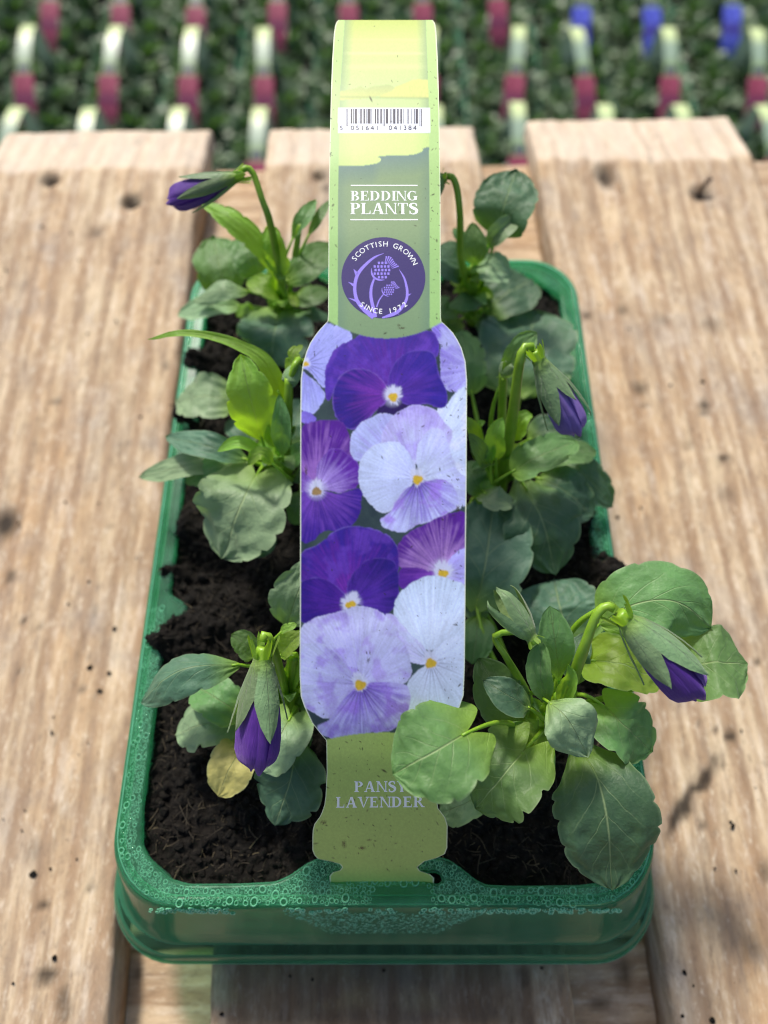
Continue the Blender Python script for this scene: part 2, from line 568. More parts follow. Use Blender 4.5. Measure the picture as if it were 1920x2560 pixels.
def board(name, x0, x1, y0, y1, zt, th, along, mat, spots=(), cracks=(), seed=0, chamfer=0.0, edge=0.0022):
    """a sawn board with rounded, knocked edges; local frame of the bench"""
    if along == 'y':
        wa, wb, la, lb = x0, x1, y0, y1
    else:
        wa, wb, la, lb = y0, y1, x0, x1
    nw = int((wb - wa) / 0.0016) + 2
    nl = int((lb - la) / 0.0025) + 2
    tops = np.linspace(wa + edge, wb - edge, nw)
    prof = [(wa, -th), (wa, -th * 0.6), (wa, -th * 0.25), (wa + edge * 0.08, -edge * 0.9), (wa + edge * 0.35, -edge * 0.3)]
    prof += [(t, 0.0) for t in tops]
    prof += [(wb - edge * 0.35, -edge * 0.3), (wb - edge * 0.08, -edge * 0.9), (wb, -th * 0.25), (wb, -th * 0.6), (wb, -th)]
    prof = np.array(prof); n = len(prof)
    L = np.linspace(la, lb, nl)
    W = np.repeat(prof[None, :, 0], nl, 0); Z = np.repeat(prof[None, :, 1], nl, 0); LL = np.repeat(L[:, None], n, 1)
    top = (Z > -edge * 1.2)
    rel = (fbm(W * 420 + seed, LL * 38 + seed * 3, 4, seed) - 0.5) * 0.0011 + (fbm(W * 60, LL * 20, 3, seed + 5) - 0.5) * 0.0012
    Z = Z + np.where(top, rel, 0)
    # knocked, uneven arrises
    W = W + np.where(~top | (np.abs(Z) > 1e-6), (fbm(LL * 55, LL * 0 + seed, 3, seed + 9) - 0.5) * 0.0022, 0) * np.where((prof[:, 0] < (wa + wb) / 2)[None, :], 1, 1) * (np.abs(W - (wa + wb) / 2) > (wb - wa) / 2 - edge * 1.5)
    sawn_lit = np.zeros_like(Z); stain_shade = np.zeros_like(Z)
    if chamfer:
        cs = 0.349 + (fbm(W * 90, W * 0 + 3, 3, seed) - 0.5) * 0.008
        k = np.clip((LL - cs) / 0.043, 0, 1.2)
        Z = Z - np.where(Z > -th * 0.8, k * chamfer, 0)
        sawn_lit = np.where(k > 0, 0.35 + 0.65 * fbm(W * 300, LL * 30, 3, seed + 2), 0) * np.clip(k * 8, 0, 1)  # chamfer paler: sawn wood, and light from behind put into the colour
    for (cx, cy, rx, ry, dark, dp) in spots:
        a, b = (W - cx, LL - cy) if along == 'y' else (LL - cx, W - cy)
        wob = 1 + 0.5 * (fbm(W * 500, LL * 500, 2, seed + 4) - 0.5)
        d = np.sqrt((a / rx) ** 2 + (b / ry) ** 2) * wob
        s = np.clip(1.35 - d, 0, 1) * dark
        stain_shade = np.maximum(stain_shade, s); Z = Z - np.where(top, np.clip(1.2 - d, 0, 1) * dp, 0)
    for (ax, ay, bx, by, wd) in cracks:
        vx, vy = bx - ax, by - ay; ll = vx * vx + vy * vy
        t = np.clip(((W - ax) * vx + (LL - ay) * vy) / ll, 0, 1)
        d = np.hypot(W - ax - t * vx + (fbm(LL * 220, W * 220, 2, 3) - 0.5) * 0.004, LL - ay - t * vy)
        br = np.clip(fbm(t * 9, t * 0 + 4, 3, 8) * 2.6 - 0.75, 0, 1)
        s = np.clip(1 - d / (wd * (0.35 + 0.8 * br)), 0, 1) * br
        stain_shade = np.maximum(stain_shade, np.clip(s * 1.5, 0, 0.92)); Z = Z - np.where(top, s * 0.0012, 0)
    # peppering of small dark specks
    sp = vnoise(W * 260, LL * 200, seed + 31); sp2 = vnoise(W * 700, LL * 500, seed + 33)
    stain_shade = np.maximum(stain_shade, np.where(top, np.clip((sp - 0.93) * 9, 0, 0.6) * sp2, 0))
    if along == 'y':
        V = np.stack([W, LL, Z + zt], -1)
    else:
        V = np.stack([LL, W, Z + zt], -1)
    V = V.reshape(-1, 3)
    fc = grid_faces(nl, n)
    if along == 'y':
        fc = fc[:, ::-1] if False else fc
    caps = []
    bot = []
    me = bpy.data.meshes.new(name)
    faces = [tuple(q) for q in fc]
    for i in range(nl - 1):
        faces.append((i * n, (i + 1) * n, (i + 1) * n + n - 1, i * n + n - 1))
    faces.append(tuple(range(n))); faces.append(tuple((nl - 1) * n + k for k in range(n))[::-1])
    me.from_pydata(V.tolist(), [], faces)
    me.polygons.foreach_set('use_smooth', [True] * len(fc) + [False] * (len(faces) - len(fc)))
    for nm, arr in (('stain_shade', stain_shade), ('sawn_lit', sawn_lit)):
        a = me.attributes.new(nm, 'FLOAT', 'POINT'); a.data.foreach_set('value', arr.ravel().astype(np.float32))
    import bmesh
    bm = bmesh.new(); bm.from_mesh(me); bmesh.ops.recalc_face_normals(bm, faces=bm.faces); bm.to_mesh(me); bm.free()
    me.update()
    o = bpy.data.objects.new(name, me); COL.objects.link(o); me.materials.append(mat); o.parent = bench
    return o


def bspot(X, Y, rx, ry, dark, dp=0.0006):
    q = toboard(px(X, Y, PZ)); return (q[0], q[1], rx, ry, dark, dp)


def bseg(X0, Y0, X1, Y1, w):
    a = toboard(px(X0, Y0, PZ)); b = toboard(px(X1, Y1, PZ)); return (a[0], a[1], b[0], b[1], w)


left_spots = [bspot(125, 450, .0050, .0042, 1, .005), bspot(328, 503, .0056, .0046, 1, .005), bspot(240, 583, .004, .004, .55), bspot(12, 1310, .006, .008, .95, .001),
              bspot(30, 1441, .0022, .0018, .95), bspot(415, 915, .002, .002, .7), bspot(60, 1549, .0013, .0016, .8), bspot(100, 1563, .0014, .0014, .6),
              bspot(205, 1726, .0014, .0012, .8), bspot(238, 1733, .0013, .0011, .8), bspot(108, 2266, .0026, .0016, .8), bspot(118, 2440, .0042, .003, .85),
              bspot(158, 2500, .002, .004, .6), bspot(165, 2535, .002, .003, .6), bspot(228, 2212, .0018, .0016, .6), bspot(85, 2130, .003, .004, .35),
              bspot(335, 330, .003, .004, .6), bspot(180, 340, .003, .004, .5), bspot(140, 1004, .003, .002, .6), bspot(50, 1680, .001, .002, .5)]
right_spots = [bspot(1515, 440, .0055, .010, .9, .003), bspot(1752, 484, .006, .0055, 1, .003), bspot(1468, 790, .003, .0025, .8), bspot(1556, 776, .003, .003, .6),
               bspot(1658, 800, .004, .004, .4), bspot(1780, 812, .005, .005, .45), bspot(1600, 972, .004, .004, .7), bspot(1762, 1014, .0028, .003, .85), bspot(1762, 1035, .003, .002, .6),
               bspot(1811, 1147, .0034, .0018, .95), bspot(1720, 1116, .003, .002, .4), bspot(1612, 1015, .003, .0014, .5), bspot(1822, 1238, .004, .004, .3),
               bspot(1893, 1652, .0014, .0013, .85), bspot(1810, 1580, .003, .003, .5), bspot(1612, 1640, .003, .002, .3), bspot(1915, 2185, .003, .004, .6),
               bspot(1812, 2380, .0012, .001, .8), bspot(1890, 2375, .0025, .004, .5), bspot(1780, 1765, .0013, .001, .7), bspot(1605, 1420, .002, .0015, .35)]
right_cracks = [bseg(1650, 2115, 1845, 1810, .0028), bseg(1740, 1990, 1800, 1890, .003), bseg(1745, 2055, 1795, 2080, .0008), bseg(1740, 1808, 1815, 1832, .0008),
                bseg(1785, 2215, 1825, 2230, .0007), bseg(1620, 420, 1650, 310, .001)]
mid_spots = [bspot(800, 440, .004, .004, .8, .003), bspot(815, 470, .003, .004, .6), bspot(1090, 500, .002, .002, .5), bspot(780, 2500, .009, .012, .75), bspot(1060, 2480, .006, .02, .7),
             bspot(1010, 2540, .008, .008, .7), bspot(1310, 2440, .004, .005, .7), bspot(950, 2520, .05, .04, .72, 0), bspot(1200, 2500, .025, .03, .7, 0), bspot(700, 2470, .035, .03, .68, 0)]  # broad patches: wet staining plus the tray's shadow painted darker into the wood
board('deck_board', -0.0896 - 0.117, -0.0896, -0.32, 0.392, PZ, PT, 'y', M['wood'], left_spots, seed=3, chamfer=0.0095)
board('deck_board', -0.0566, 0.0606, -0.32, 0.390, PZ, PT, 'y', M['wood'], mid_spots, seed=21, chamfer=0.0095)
board('deck_board', 0.0912, 0.2085, -0.32, 0.396, PZ, PT, 'y', M['wood'], right_spots, right_cracks, seed=37, chamfer=0.0095)
board('cross_board', -0.30, 0.30, 0.275, 0.372, PZ - PT - 0.0004, 0.02, 'x', M['wood_x'], [(-0.075, .33, .003, .002, .6, .0005), (0.075, .29, .003, .003, .7, .0005)], seed=51)
board('cross_board', -0.30, 0.30, -0.125, -0.0165, PZ - PT - 0.0004, 0.02, 'x', M['wood_x'],
      [(toboard(px(342, 2430, PZ - PT))[0], toboard(px(342, 2430, PZ - PT))[1], .0022, .003, .8, .0004),
       (toboard(px(1560, 2420, PZ - PT))[0], toboard(px(1610, 2430, PZ - PT))[1], .003, .005, .8, .0004),
       (toboard(px(1500, 2510, PZ - PT))[0], toboard(px(1500, 2510, PZ - PT))[1], .004, .002, .8, .0004)], seed=61)
for (x, y) in ((-0.26, 0.32), (0.26, 0.32), (-0.26, -0.07), (0.26, -0.07)):
    w = 0.034
    zt = PZ - PT - 0.0208; zb = FLOOR
    v = [(x + sx * w, y + sy * w, z) for z in (zb, zt) for sx, sy in ((-1, -1), (1, -1), (1, 1), (-1, 1))]
    me = mesh_np('leg', v, [(3, 2, 1, 0), (4, 5, 6, 7), (0, 1, 5, 4), (1, 2, 6, 5), (2, 3, 7, 6), (3, 0, 4, 7)], False)
    me.materials.append(M['wood'])
    o = bpy.data.objects.new('leg', me); COL.objects.link(o); o.parent = bench
# bent nail standing proud of the right hand board
mb = MB()
p0 = px(1744, 492, PZ - 0.004); q = toboard(p0)
V, fc = tube([(q[0], q[1], PZ - .004), (q[0] + .0005, q[1], PZ + .003), (q[0] + .003, q[1] + .001, PZ + .0075)], [.0011, .0011, .0013], 10, 8)
mb.add(V, fc)
me = mb.mesh('nail'); me.materials.append(M['nail'])
o = bpy.data.objects.new('nail', me); COL.objects.link(o); o.parent = bench

# ------------------------------------------------------------------ tray
HW, LN = 0.077, 0.2345


def rrect(hw, y0, y1, r, n=10):
    """rounded rectangle, counter-clockwise from front right"""
    pts = []
    for cx, cy, a0 in ((hw - r, y0 + r, -90), (hw - r, y1 - r, 0), (-hw + r, y1 - r, 90), (-hw + r, y0 + r, 180)):
        for k in range(n + 1):
            a = math.radians(a0 + 90 * k / n); pts.append((cx + r * math.cos(a), cy + r * math.sin(a)))
    return np.array(pts)


def resample(pts, step):
    pts = np.vstack([pts, pts[:1]]); seg = np.linalg.norm(np.diff(pts, axis=0), axis=1)
    cum = np.concatenate([[0], np.cumsum(seg)]); n = int(cum[-1] / step)
    s = np.linspace(0, cum[-1], n, endpoint=False)
    return np.stack([np.interp(s, cum, pts[:, 0]), np.interp(s, cum, pts[:, 1])], -1)


tray = thing('plant_tray', 'translucent green plastic six-cell plant tray beaded with condensation', 'tray')
outer = rrect(HW, -0.001, LN, 0.019)
# inner opening: cut corners in front, clip platform in the middle of the front edge, plain at the back
inner_px = [(348, 2115), (365, 2150), (420, 2205), (470, 2219), (600, 2218), (690, 2213), (728, 2196), (770, 2166), (800, 2152), (830, 2149), (852, 2153), (860, 2165), (848, 2176),
            (822, 2180), (814, 2192), (822, 2208), (845, 2214), (880, 2204), (925, 2188), (962, 2182), (1005, 2186), (1050, 2204), (1085, 2219), (1108, 2217), (1116, 2204), (1108, 2180),
            (1090, 2172), (1060, 2176), (1045, 2168), (1052, 2156), (1090, 2150), (1118, 2156), (1150, 2178), (1190, 2210), (1215, 2221), (1290, 2224), (1450, 2222), (1520, 2214),
            (1565, 2180), (1600, 2130)]
inner = [px(a, b, 0)[:2] for a, b in inner_px]
XI = HW - 0.0055
inner += [(XI, 0.024), (XI, 0.075), (XI - .0045, 0.0785), (XI - .0045, 0.0805), (XI, 0.084), (XI, 0.153), (XI - .0045, 0.1565), (XI - .0045, 0.1585), (XI, 0.162), (XI, LN - 0.018), (XI - 0.012, LN - 0.0065),
          (0.025, LN - 0.006), (0.012, LN - 0.014), (-0.012, LN - 0.014), (-0.025, LN - 0.006), (-XI + 0.012, LN - 0.0065), (-XI, LN - 0.018),
          (-XI, 0.162), (-XI + .0045, 0.1585), (-XI + .0045, 0.1565), (-XI, 0.153), (-XI, 0.0895), (-XI + .0065, 0.0855), (-XI + .0065, 0.0835), (-XI, 0.0795), (-XI, 0.024)]
inner = np.array(inner)
# smooth the opening once so that corners are moulded, not cut
inner_s = resample(inner, 0.0007)
for _ in range(3):
    inner_s = (np.roll(inner_s, 1, 0) + 2 * inner_s + np.roll(inner_s, -1, 0)) / 4
cu = bpy.data.curves.new('deck', 'CURVE'); cu.dimensions = '2D'; cu.fill_mode = 'BOTH'; cu.extrude = 0.0004; cu.bevel_depth = 0.0009; cu.bevel_resolution = 2
outer_s = resample(outer, 0.001)
for arr in (outer_s * 1.0, inner_s):
    sp_ = cu.splines.new('POLY'); sp_.points.add(len(arr) - 1); sp_.use_cyclic_u = True
    sp_.points.foreach_set('co', np.concatenate([arr, np.zeros((len(arr), 1)), np.ones((len(arr), 1))], 1).ravel())
tmp = bpy.data.objects.new('tmp', cu); COL.objects.link(tmp)
bpy.context.view_layer.update()
me = bpy.data.meshes.new_from_object(tmp.evaluated_get(bpy.context.evaluated_depsgraph_get()))
bpy.data.objects.remove(tmp)
co = np.empty(len(me.vertices) * 3, np.float32); me.vertices.foreach_get('co', co); co = co.reshape(-1, 3)
co[:, 2] -= 0.0010
me.vertices.foreach_set('co', co.ravel()); me.materials.clear(); me.materials.append(M['tray_rim']); me.update()
me.name = 'rim'
rim = obj('rim', me, M['tray_rim'], tray)


def loft(loops):
    n = len(loops[0]); V = np.concatenate(loops); f = grid_faces(len(loops), n, True)
    return V, f


def off_loop(ox, of, ob, z, base=outer_s):
    """outer loop pushed out by ox at the sides, of at the front, ob at the back"""
    p = base.copy(); cy = LN / 2
    sx = (HW + ox) / HW
    q = p.copy(); q[:, 0] *= sx
    q[:, 1] = np.where(p[:, 1] < cy, cy - (cy - p[:, 1]) * (cy + of) / cy, cy + (p[:, 1] - cy) * (cy + ob) / cy)
    return np.concatenate([q, np.full((len(q), 1), z)], 1)


skirt = [off_loop(.0006, .0006, .0006, -.0004), off_loop(.0011, .0013, .0011, -.0012), off_loop(.0015, .0022, .0015, -.0035), off_loop(.0024, .0048, .0024, -.010),
         off_loop(.0036, .0082, .0036, -.018), off_loop(.0045, .0108, .0045, -.0238), off_loop(.0049, .0119, .0049, -.0252), off_loop(.0062, .0138, .0062, -.0260),
         off_loop(.0074, .0150, .0074, -.0270), off_loop(.0080, .0158, .0080, -.0290), off_loop(.0084, .0168, .0084, -.0318)]
V, f = loft(skirt)
sk = obj('skirt', mesh_np('skirt', V, f), M['tray'], tray)
# rolled lip at the bottom of the skirt
lipc = off_loop(.0084, .0168, .0084, -.0318)
n = len(lipc); sd = 6; T = norm(np.roll(lipc, -1, 0) - np.roll(lipc, 1, 0)); A = np.cross(T, [0, 0, 1.0]); B = np.tile([0, 0, 1.0], (n, 1))
th = np.linspace(0, 2 * math.pi, sd, endpoint=False)
V = (lipc[:, None] + 0.0005 * (np.cos(th)[None, :, None] * A[:, None] + np.sin(th)[None, :, None] * B[:, None])).reshape(-1, 3)
f = []
for i in range(n):
    for k in range(sd):
        f.append((i * sd + k, i * sd + (k + 1) % sd, ((i + 1) % n) * sd + (k + 1) % sd, ((i + 1) % n) * sd + k))
obj('lip', mesh_np('lip', V, f), M['tray_rim'], tray)
# rolled bead round the top
lipc = off_loop(-.0010, -.0010, -.0010, -.0003)
n = len(lipc); sd = 10; T = norm(np.roll(lipc, -1, 0) - np.roll(lipc, 1, 0)); A = np.cross(T, [0, 0, 1.0]); B = np.tile([0, 0, 1.0], (n, 1))
th = np.linspace(0, 2 * math.pi, sd, endpoint=False)
V = (lipc[:, None] + 0.0013 * (np.cos(th)[None, :, None] * A[:, None] + .8 * np.sin(th)[None, :, None] * B[:, None])).reshape(-1, 3)
f = []
for i in range(n):
    for k in range(sd):
        f.append((i * sd + k, i * sd + (k + 1) % sd, ((i + 1) % n) * sd + (k + 1) % sd, ((i + 1) % n) * sd + k))
obj('bead', mesh_np('bead', V, f), M['tray_bead'], tray)
# cell walls dropping from the opening
ins = np.concatenate([inner_s, np.full((len(inner_s), 1), -.0006)], 1)
lo2 = ins.copy(); lo2[:, :2] = lo2[:, :2] * [.985, .99] + [0, .0011]; lo2[:, 2] = -.012
V, f = loft([ins, lo2])
obj('inner_wall', mesh_np('inner_wall', V, f), M['tray_rim'], tray)
# pots below
PLUGS = []
for cy in (0.041, 0.1185, 0.196):
    for cx in (-0.0365, 0.0365):
        lo = []
        for k, (z, s) in enumerate(((-.0115, 1.0), (-.018, .95), (-.034, .85), (-.045, .76), (-.0487, .70), (-.0496, .60))):
            r = rrect(0.0335 * s, -0.0355 * s, 0.0355 * s, 0.012 * s, 5)
            lo.append(np.concatenate([r + [cx, cy], np.full((len(r), 1), z)], 1))
        V, f = loft(lo)
        nn = len(lo[0]); Vb = np.vstack([V, [[cx, cy, -.0496]]]); fb = [tuple(q) for q in f] + [(len(V) - nn + k, len(V) - nn + (k + 1) % nn, len(V)) for k in range(nn)]
        mb = MB(); mb.add(Vb, fb)
        obj('pot', mb.mesh('pot'), M['pot'], tray)
        Vp = Vb.copy(); Vp[:, :2] = (Vp[:, :2] - [cx, cy]) * .97 + [cx, cy]; Vp[:, 2] = Vp[:, 2] * .985 + .0002
        PLUGS.append((Vp, fb + [tuple(range(nn))]))
# condensation: rings on the rim, light refracted in the drops put into the shape
mb = MB()
dome_th = np.linspace(0, 2 * math.pi, 10, endpoint=False)
ringz = [(1.0, 0.0), (0.93, 0.36), (0.70, 0.68), (0.35, 0.88)]


RA = np.linspace(0, 2 * math.pi, 11, endpoint=False); RB = np.linspace(0, 2 * math.pi, 5, endpoint=False)


def add_drop(c, r, nrm, flat=0.75):
    """a clinging drop as a raised ring that stands for its bright refracted edge"""
    nrm = norm(np.asarray(nrm, float)); a = norm(np.cross(nrm, [0.3, 0.9, 0.2])); b = np.cross(nrm, a)
    tr_ = r * 0.17
    vs = []; na, nb_ = len(RA), len(RB); st = random.uniform(.9, 1.25)
    for t in RA:
        d = math.cos(t) * a + math.sin(t) * b * st
        for q in RB:
            vs.append(c + d * (r - tr_ + tr_ * math.cos(q)) + nrm * tr_ * 1.3 * (math.sin(q) + .7))
    fs = [tuple(q) for q in grid_faces(na, nb_, True)] + [((na - 1) * nb_ + k, (na - 1) * nb_ + (k + 1) % nb_, (k + 1) % nb_, k) for k in range(nb_)]
    mb.add(np.array(vs), fs)


def inside(poly, x, y):
    poly = np.asarray(poly); x = np.asarray(x); y = np.asarray(y)
    r = np.zeros(x.shape, bool); j = len(poly) - 1
    for i in range(len(poly)):
        xi, yi = poly[i]; xj, yj = poly[j]
        c = ((yi > y) != (yj > y)) & (x < (xj - xi) * (y - yi) / (yj - yi + 1e-15) + xi)
        r ^= c; j = i
    return r


placed = []
tries = 0
cand = []
for _ in range(26000):
    u = random.random()
    if u < 0.62:
        x = random.uniform(-HW, HW); y = random.uniform(-0.001, 0.013)
    elif u < 0.9:
        x = -random.uniform(XI, HW); y = random.uniform(0.0, 0.085)
    else:
        x = random.uniform(XI, HW); y = random.uniform(0.0, 0.16)
    cand.append((x, y))
cand = np.array(cand)
ok = inside(outer_s * [0.985, 1.0], cand[:, 0], cand[:, 1]) & ~inside(inner_s, cand[:, 0], cand[:, 1])
cand = cand[ok]
hgrid = {}
for (x, y) in cand:
    dens = vnoise(np.array([x * 90 + 40.0]), np.array([y * 90 + 7.0]), 5)[0]
    if dens < 0.30 and x > -0.06: continue
    r = random.choice((.0003, .0004, .0005, .0006, .0008, .0011)) * (1 if x > -.06 else .85)
    key = (int(x / .0025), int(y / .0025)); bad = False
    for dx in (-1, 0, 1):
        for dy in (-1, 0, 1):
            for (a, b, c) in hgrid.get((key[0] + dx, key[1] + dy), ()):
                if (a - x) ** 2 + (b - y) ** 2 < (0.9 * (c + r)) ** 2: bad = True; break
    if bad: continue
    hgrid.setdefault(key, []).append((x, y, r))
    dl = float(np.min(np.hypot(outer_s[:, 0] - x, outer_s[:, 1] - y)))
    hb = -.0003 + .00104 * math.sqrt(max(0.0, 1 - ((dl - .0010) / .0013) ** 2))
    add_drop(np.array([x, y, max(.00025, hb - .00005)]), r, (0, 0, 1))
# stretched run of drops on the shoulder in front
for k in range(300):
    x = random.uniform(-0.066, 0.066); d = vnoise(np.array([x * 130 + 9.0]), np.array([2.0]), 7)[0]
    if d < 0.3: continue
    z = -random.uniform(0.0008, 0.0038)
    yy = -0.001 - np.interp(-z, [0, .0012, .0035, .010], [.0006, .0013, .0022, .0048])
    add_drop(np.array([x, yy, z]), random.uniform(.0004, .0009), (0, -1, .45), 0.6)
for k in range(1500):
    x = random.uniform(-0.03, 0.03); z = -random.uniform(0.004, 0.018)
    if abs(x) > 0.032 - (-z) * 0.9: continue
    yy = -0.001 - np.interp(-z, [.0035, .010, .018], [.0022, .0048, .0082])
    add_drop(np.array([x, yy, z]), random.uniform(.00016, .00036), (0, -1, .35), 0.6)
dr = obj('condensation', mb.mesh('condensation'), M['drop'], tray); dr['kind'] = 'stuff'

# ------------------------------------------------------------------ soil
GX = np.arange(-0.0815, 0.0815, 0.0008); GY = np.arange(-0.0004, 0.2330, 0.0008)
XX, YY = np.meshgrid(GX, GY)
inn = inside(inner_s * [1.012, 1.0], XX, YY)
base = -0.0038 + (fbm(XX * 60, YY * 60, 3, 3) - 0.5) * 0.006
dv = np.minimum(np.minimum(np.abs(YY - 0.080), np.abs(YY - 0.1575)), np.abs(XX) + 0.004)
base += 0.0042 * np.exp(-(dv / 0.009) ** 2)
base += -0.0022 * np.exp(-((YY - 0.003) / 0.010) ** 2)


def mound(x, y, sx, sy, h):
    return h * np.exp(-((XX - x) / sx) ** 2 - ((YY - y) / sy) ** 2)


md = mound(-0.0725, 0.0985, .0045, .0038, .0078) + mound(-0.0725, 0.0735, .0042, .0036, .0066) + mound(-0.073, 0.158, .005, .0055, .0078) + mound(0.0752, 0.0945, .0075, .0095, .0095) \
     + mound(-0.069, 0.115, .004, .006, .004) + mound(0.071, 0.118, .004, .006, .005) + mound(-.0735, .185, .005, .006, .007)
Zs = base + md + (fbm(XX * 420, YY * 420, 4, 9) - 0.5) * 0.0042 + (vnoise(XX * 900, YY * 900, 4) - 0.5) * 0.0018
keep = inn | (md > 0.0035)
idx = -np.ones(XX.shape, int)
fk = keep[:-1, :-1] & keep[1:, :-1] & keep[:-1, 1:] & keep[1:, 1:]
vid = np.arange(XX.size).reshape(XX.shape)
fa = np.stack([vid[:-1, :-1], vid[:-1, 1:], vid[1:, 1:], vid[1:, :-1]], -1)[fk]
used = np.unique(fa); remap = -np.ones(XX.size, int); remap[used] = np.arange(len(used))
Vs = np.stack([XX.ravel(), YY.ravel(), Zs.ravel()], -1)[used]
soil = obj('potting_soil', mesh_np('potting_soil', Vs, remap[fa]), M['soil'])
tag(soil, 'dark crumbly peat potting soil filling the green tray', 'soil'); soil['kind'] = 'stuff'
for Vp, fp in PLUGS:
    mb = MB(); mb.add(Vp, fp); obj('root_ball', mb.mesh('root_ball'), M['soil'], soil)


def soil_z(x, y):
    i = int(np.clip(round((y - GY[0]) / 0.0008), 0, len(GY) - 1)); j = int(np.clip(round((x - GX[0]) / 0.0008), 0, len(GX) - 1))
    return Zs[i, j]


def crumb_mesh(n, place, smin, smax, name):
    ico = np.array([(0, 0, 1), (.894, 0, .447), (.276, .851, .447), (-.724, .526, .447), (-.724, -.526, .447), (.276, -.851, .447),
                    (.724, .526, -.447), (-.276, .851, -.447), (-.894, 0, -.447), (-.276, -.851, -.447), (.724, -.526, -.447), (0, 0, -1)])
    tri = np.array([(0, 1, 2), (0, 2, 3), (0, 3, 4), (0, 4, 5), (0, 5, 1), (1, 6, 2), (2, 7, 3), (3, 8, 4), (4, 9, 5), (5, 10, 1), (6, 7, 2), (7, 8, 3), (8, 9, 4), (9, 10, 5), (10, 6, 1),
                    (11, 7, 6), (11, 8, 7), (11, 9, 8), (11, 10, 9), (11, 6, 10)])
    Vv = []; Ff = []
    for k in range(n):
        p = place()
        if p is None: continue
        s = smin + (smax - smin) * random.random() ** 2.2
        sc = np.array([random.uniform(.5, 1.3), random.uniform(.5, 1.3), random.uniform(.4, 1.0)]) * s
        a = random.uniform(0, 6.28); R_ = np.array([[math.cos(a), -math.sin(a), 0], [math.sin(a), math.cos(a), 0], [0, 0, 1]])
        v = (ico * (1 + RNG.uniform(-.3, .3, (12, 1)))) * sc @ R_.T + p
        Ff.append(tri + len(Vv) * 12); Vv.append(v)
    return mesh_np(name, np.concatenate(Vv), np.concatenate(Ff), False)


keep_i = np.argwhere(keep)


def on_soil():
    i, j = keep_i[random.randrange(len(keep_i))]
    return np.array([GX[j], GY[i], Zs[i, j] + 0.0002])


cr = obj('crumb', crumb_mesh(9000, on_soil, .00025, .0017, 'crumb'), M['soil'], soil); cr['kind'] = 'stuff'
mbv = []; mbf = []; cnt = 0
for k in range(4200):
    p = on_soil(); L = random.uniform(.0015, .0075) * (1.5 if random.random() < .06 else 1); a = random.uniform(0, 6.28)
    bnd = random.uniform(-1.2, 1.2); pts = []
    q = p.copy(); n = 4
    lift = random.uniform(-.1, .35)
    for s in range(n):
        pts.append(q.copy()); q = q + np.array([math.cos(a), math.sin(a), lift * (1 - 1.4 * s / n)]) * L / n; a += bnd / n
    r = random.uniform(.00007, .00022)
    V, f = tube(pts, [r, r * .6], 4, 3)
    mbv.append(V); mbf.append(grid_faces(4, 3, True) + cnt); cnt += len(V)
fb = obj('peat_fibre', mesh_np('peat_fibre', np.concatenate(mbv), np.concatenate(mbf)), M['fibre'], soil); fb['kind'] = 'stuff'


def on_boards():
    X = random.uniform(0, 1920); Y = random.uniform(420, 2560)
    p = px(X, Y, PZ + .0004)
    if abs(p[0]) < 0.1 and random.random() < .2: pass
    q = toboard(p)
    for a, b in ((-.2066, -.0896), (-.0566, .0606), (.0912, .2085)):
        if a + .003 < q[0] < b - .003: return np.array(p)
    return None


cb = obj('soil_crumbs', crumb_mesh(260, on_boards, .0002, .0011, 'soil_crumbs'), M['soil']); cb['kind'] = 'stuff'
tag(cb, 'tiny crumbs of dark soil scattered over the pale boards', 'soil')

# ------------------------------------------------------------------ leaves
PROF_U = np.array([0, .04, .12, .25, .4, .55, .7, .85, .95, 1.0])
SHAPES = {
    'heart': [.60, .76, .91, 1, 1, .95, .84, .61, .34, .0],
    'round': [.14, .52, .82, .97, 1, .97, .87, .64, .36, .0],
    'ovate': [.10, .26, .55, .88, 1, .95, .82, .56, .30, .0],
    'lance': [.10, .20, .45, .80, 1, .95, .80, .52, .26, .0],
    'spoon': [.10, .12, .20, .46, .80, 1, .98, .76, .45, .0],
    'strap': [.8, 1, 1, .85, .62, .45, .36, .28, .18, .0],
}


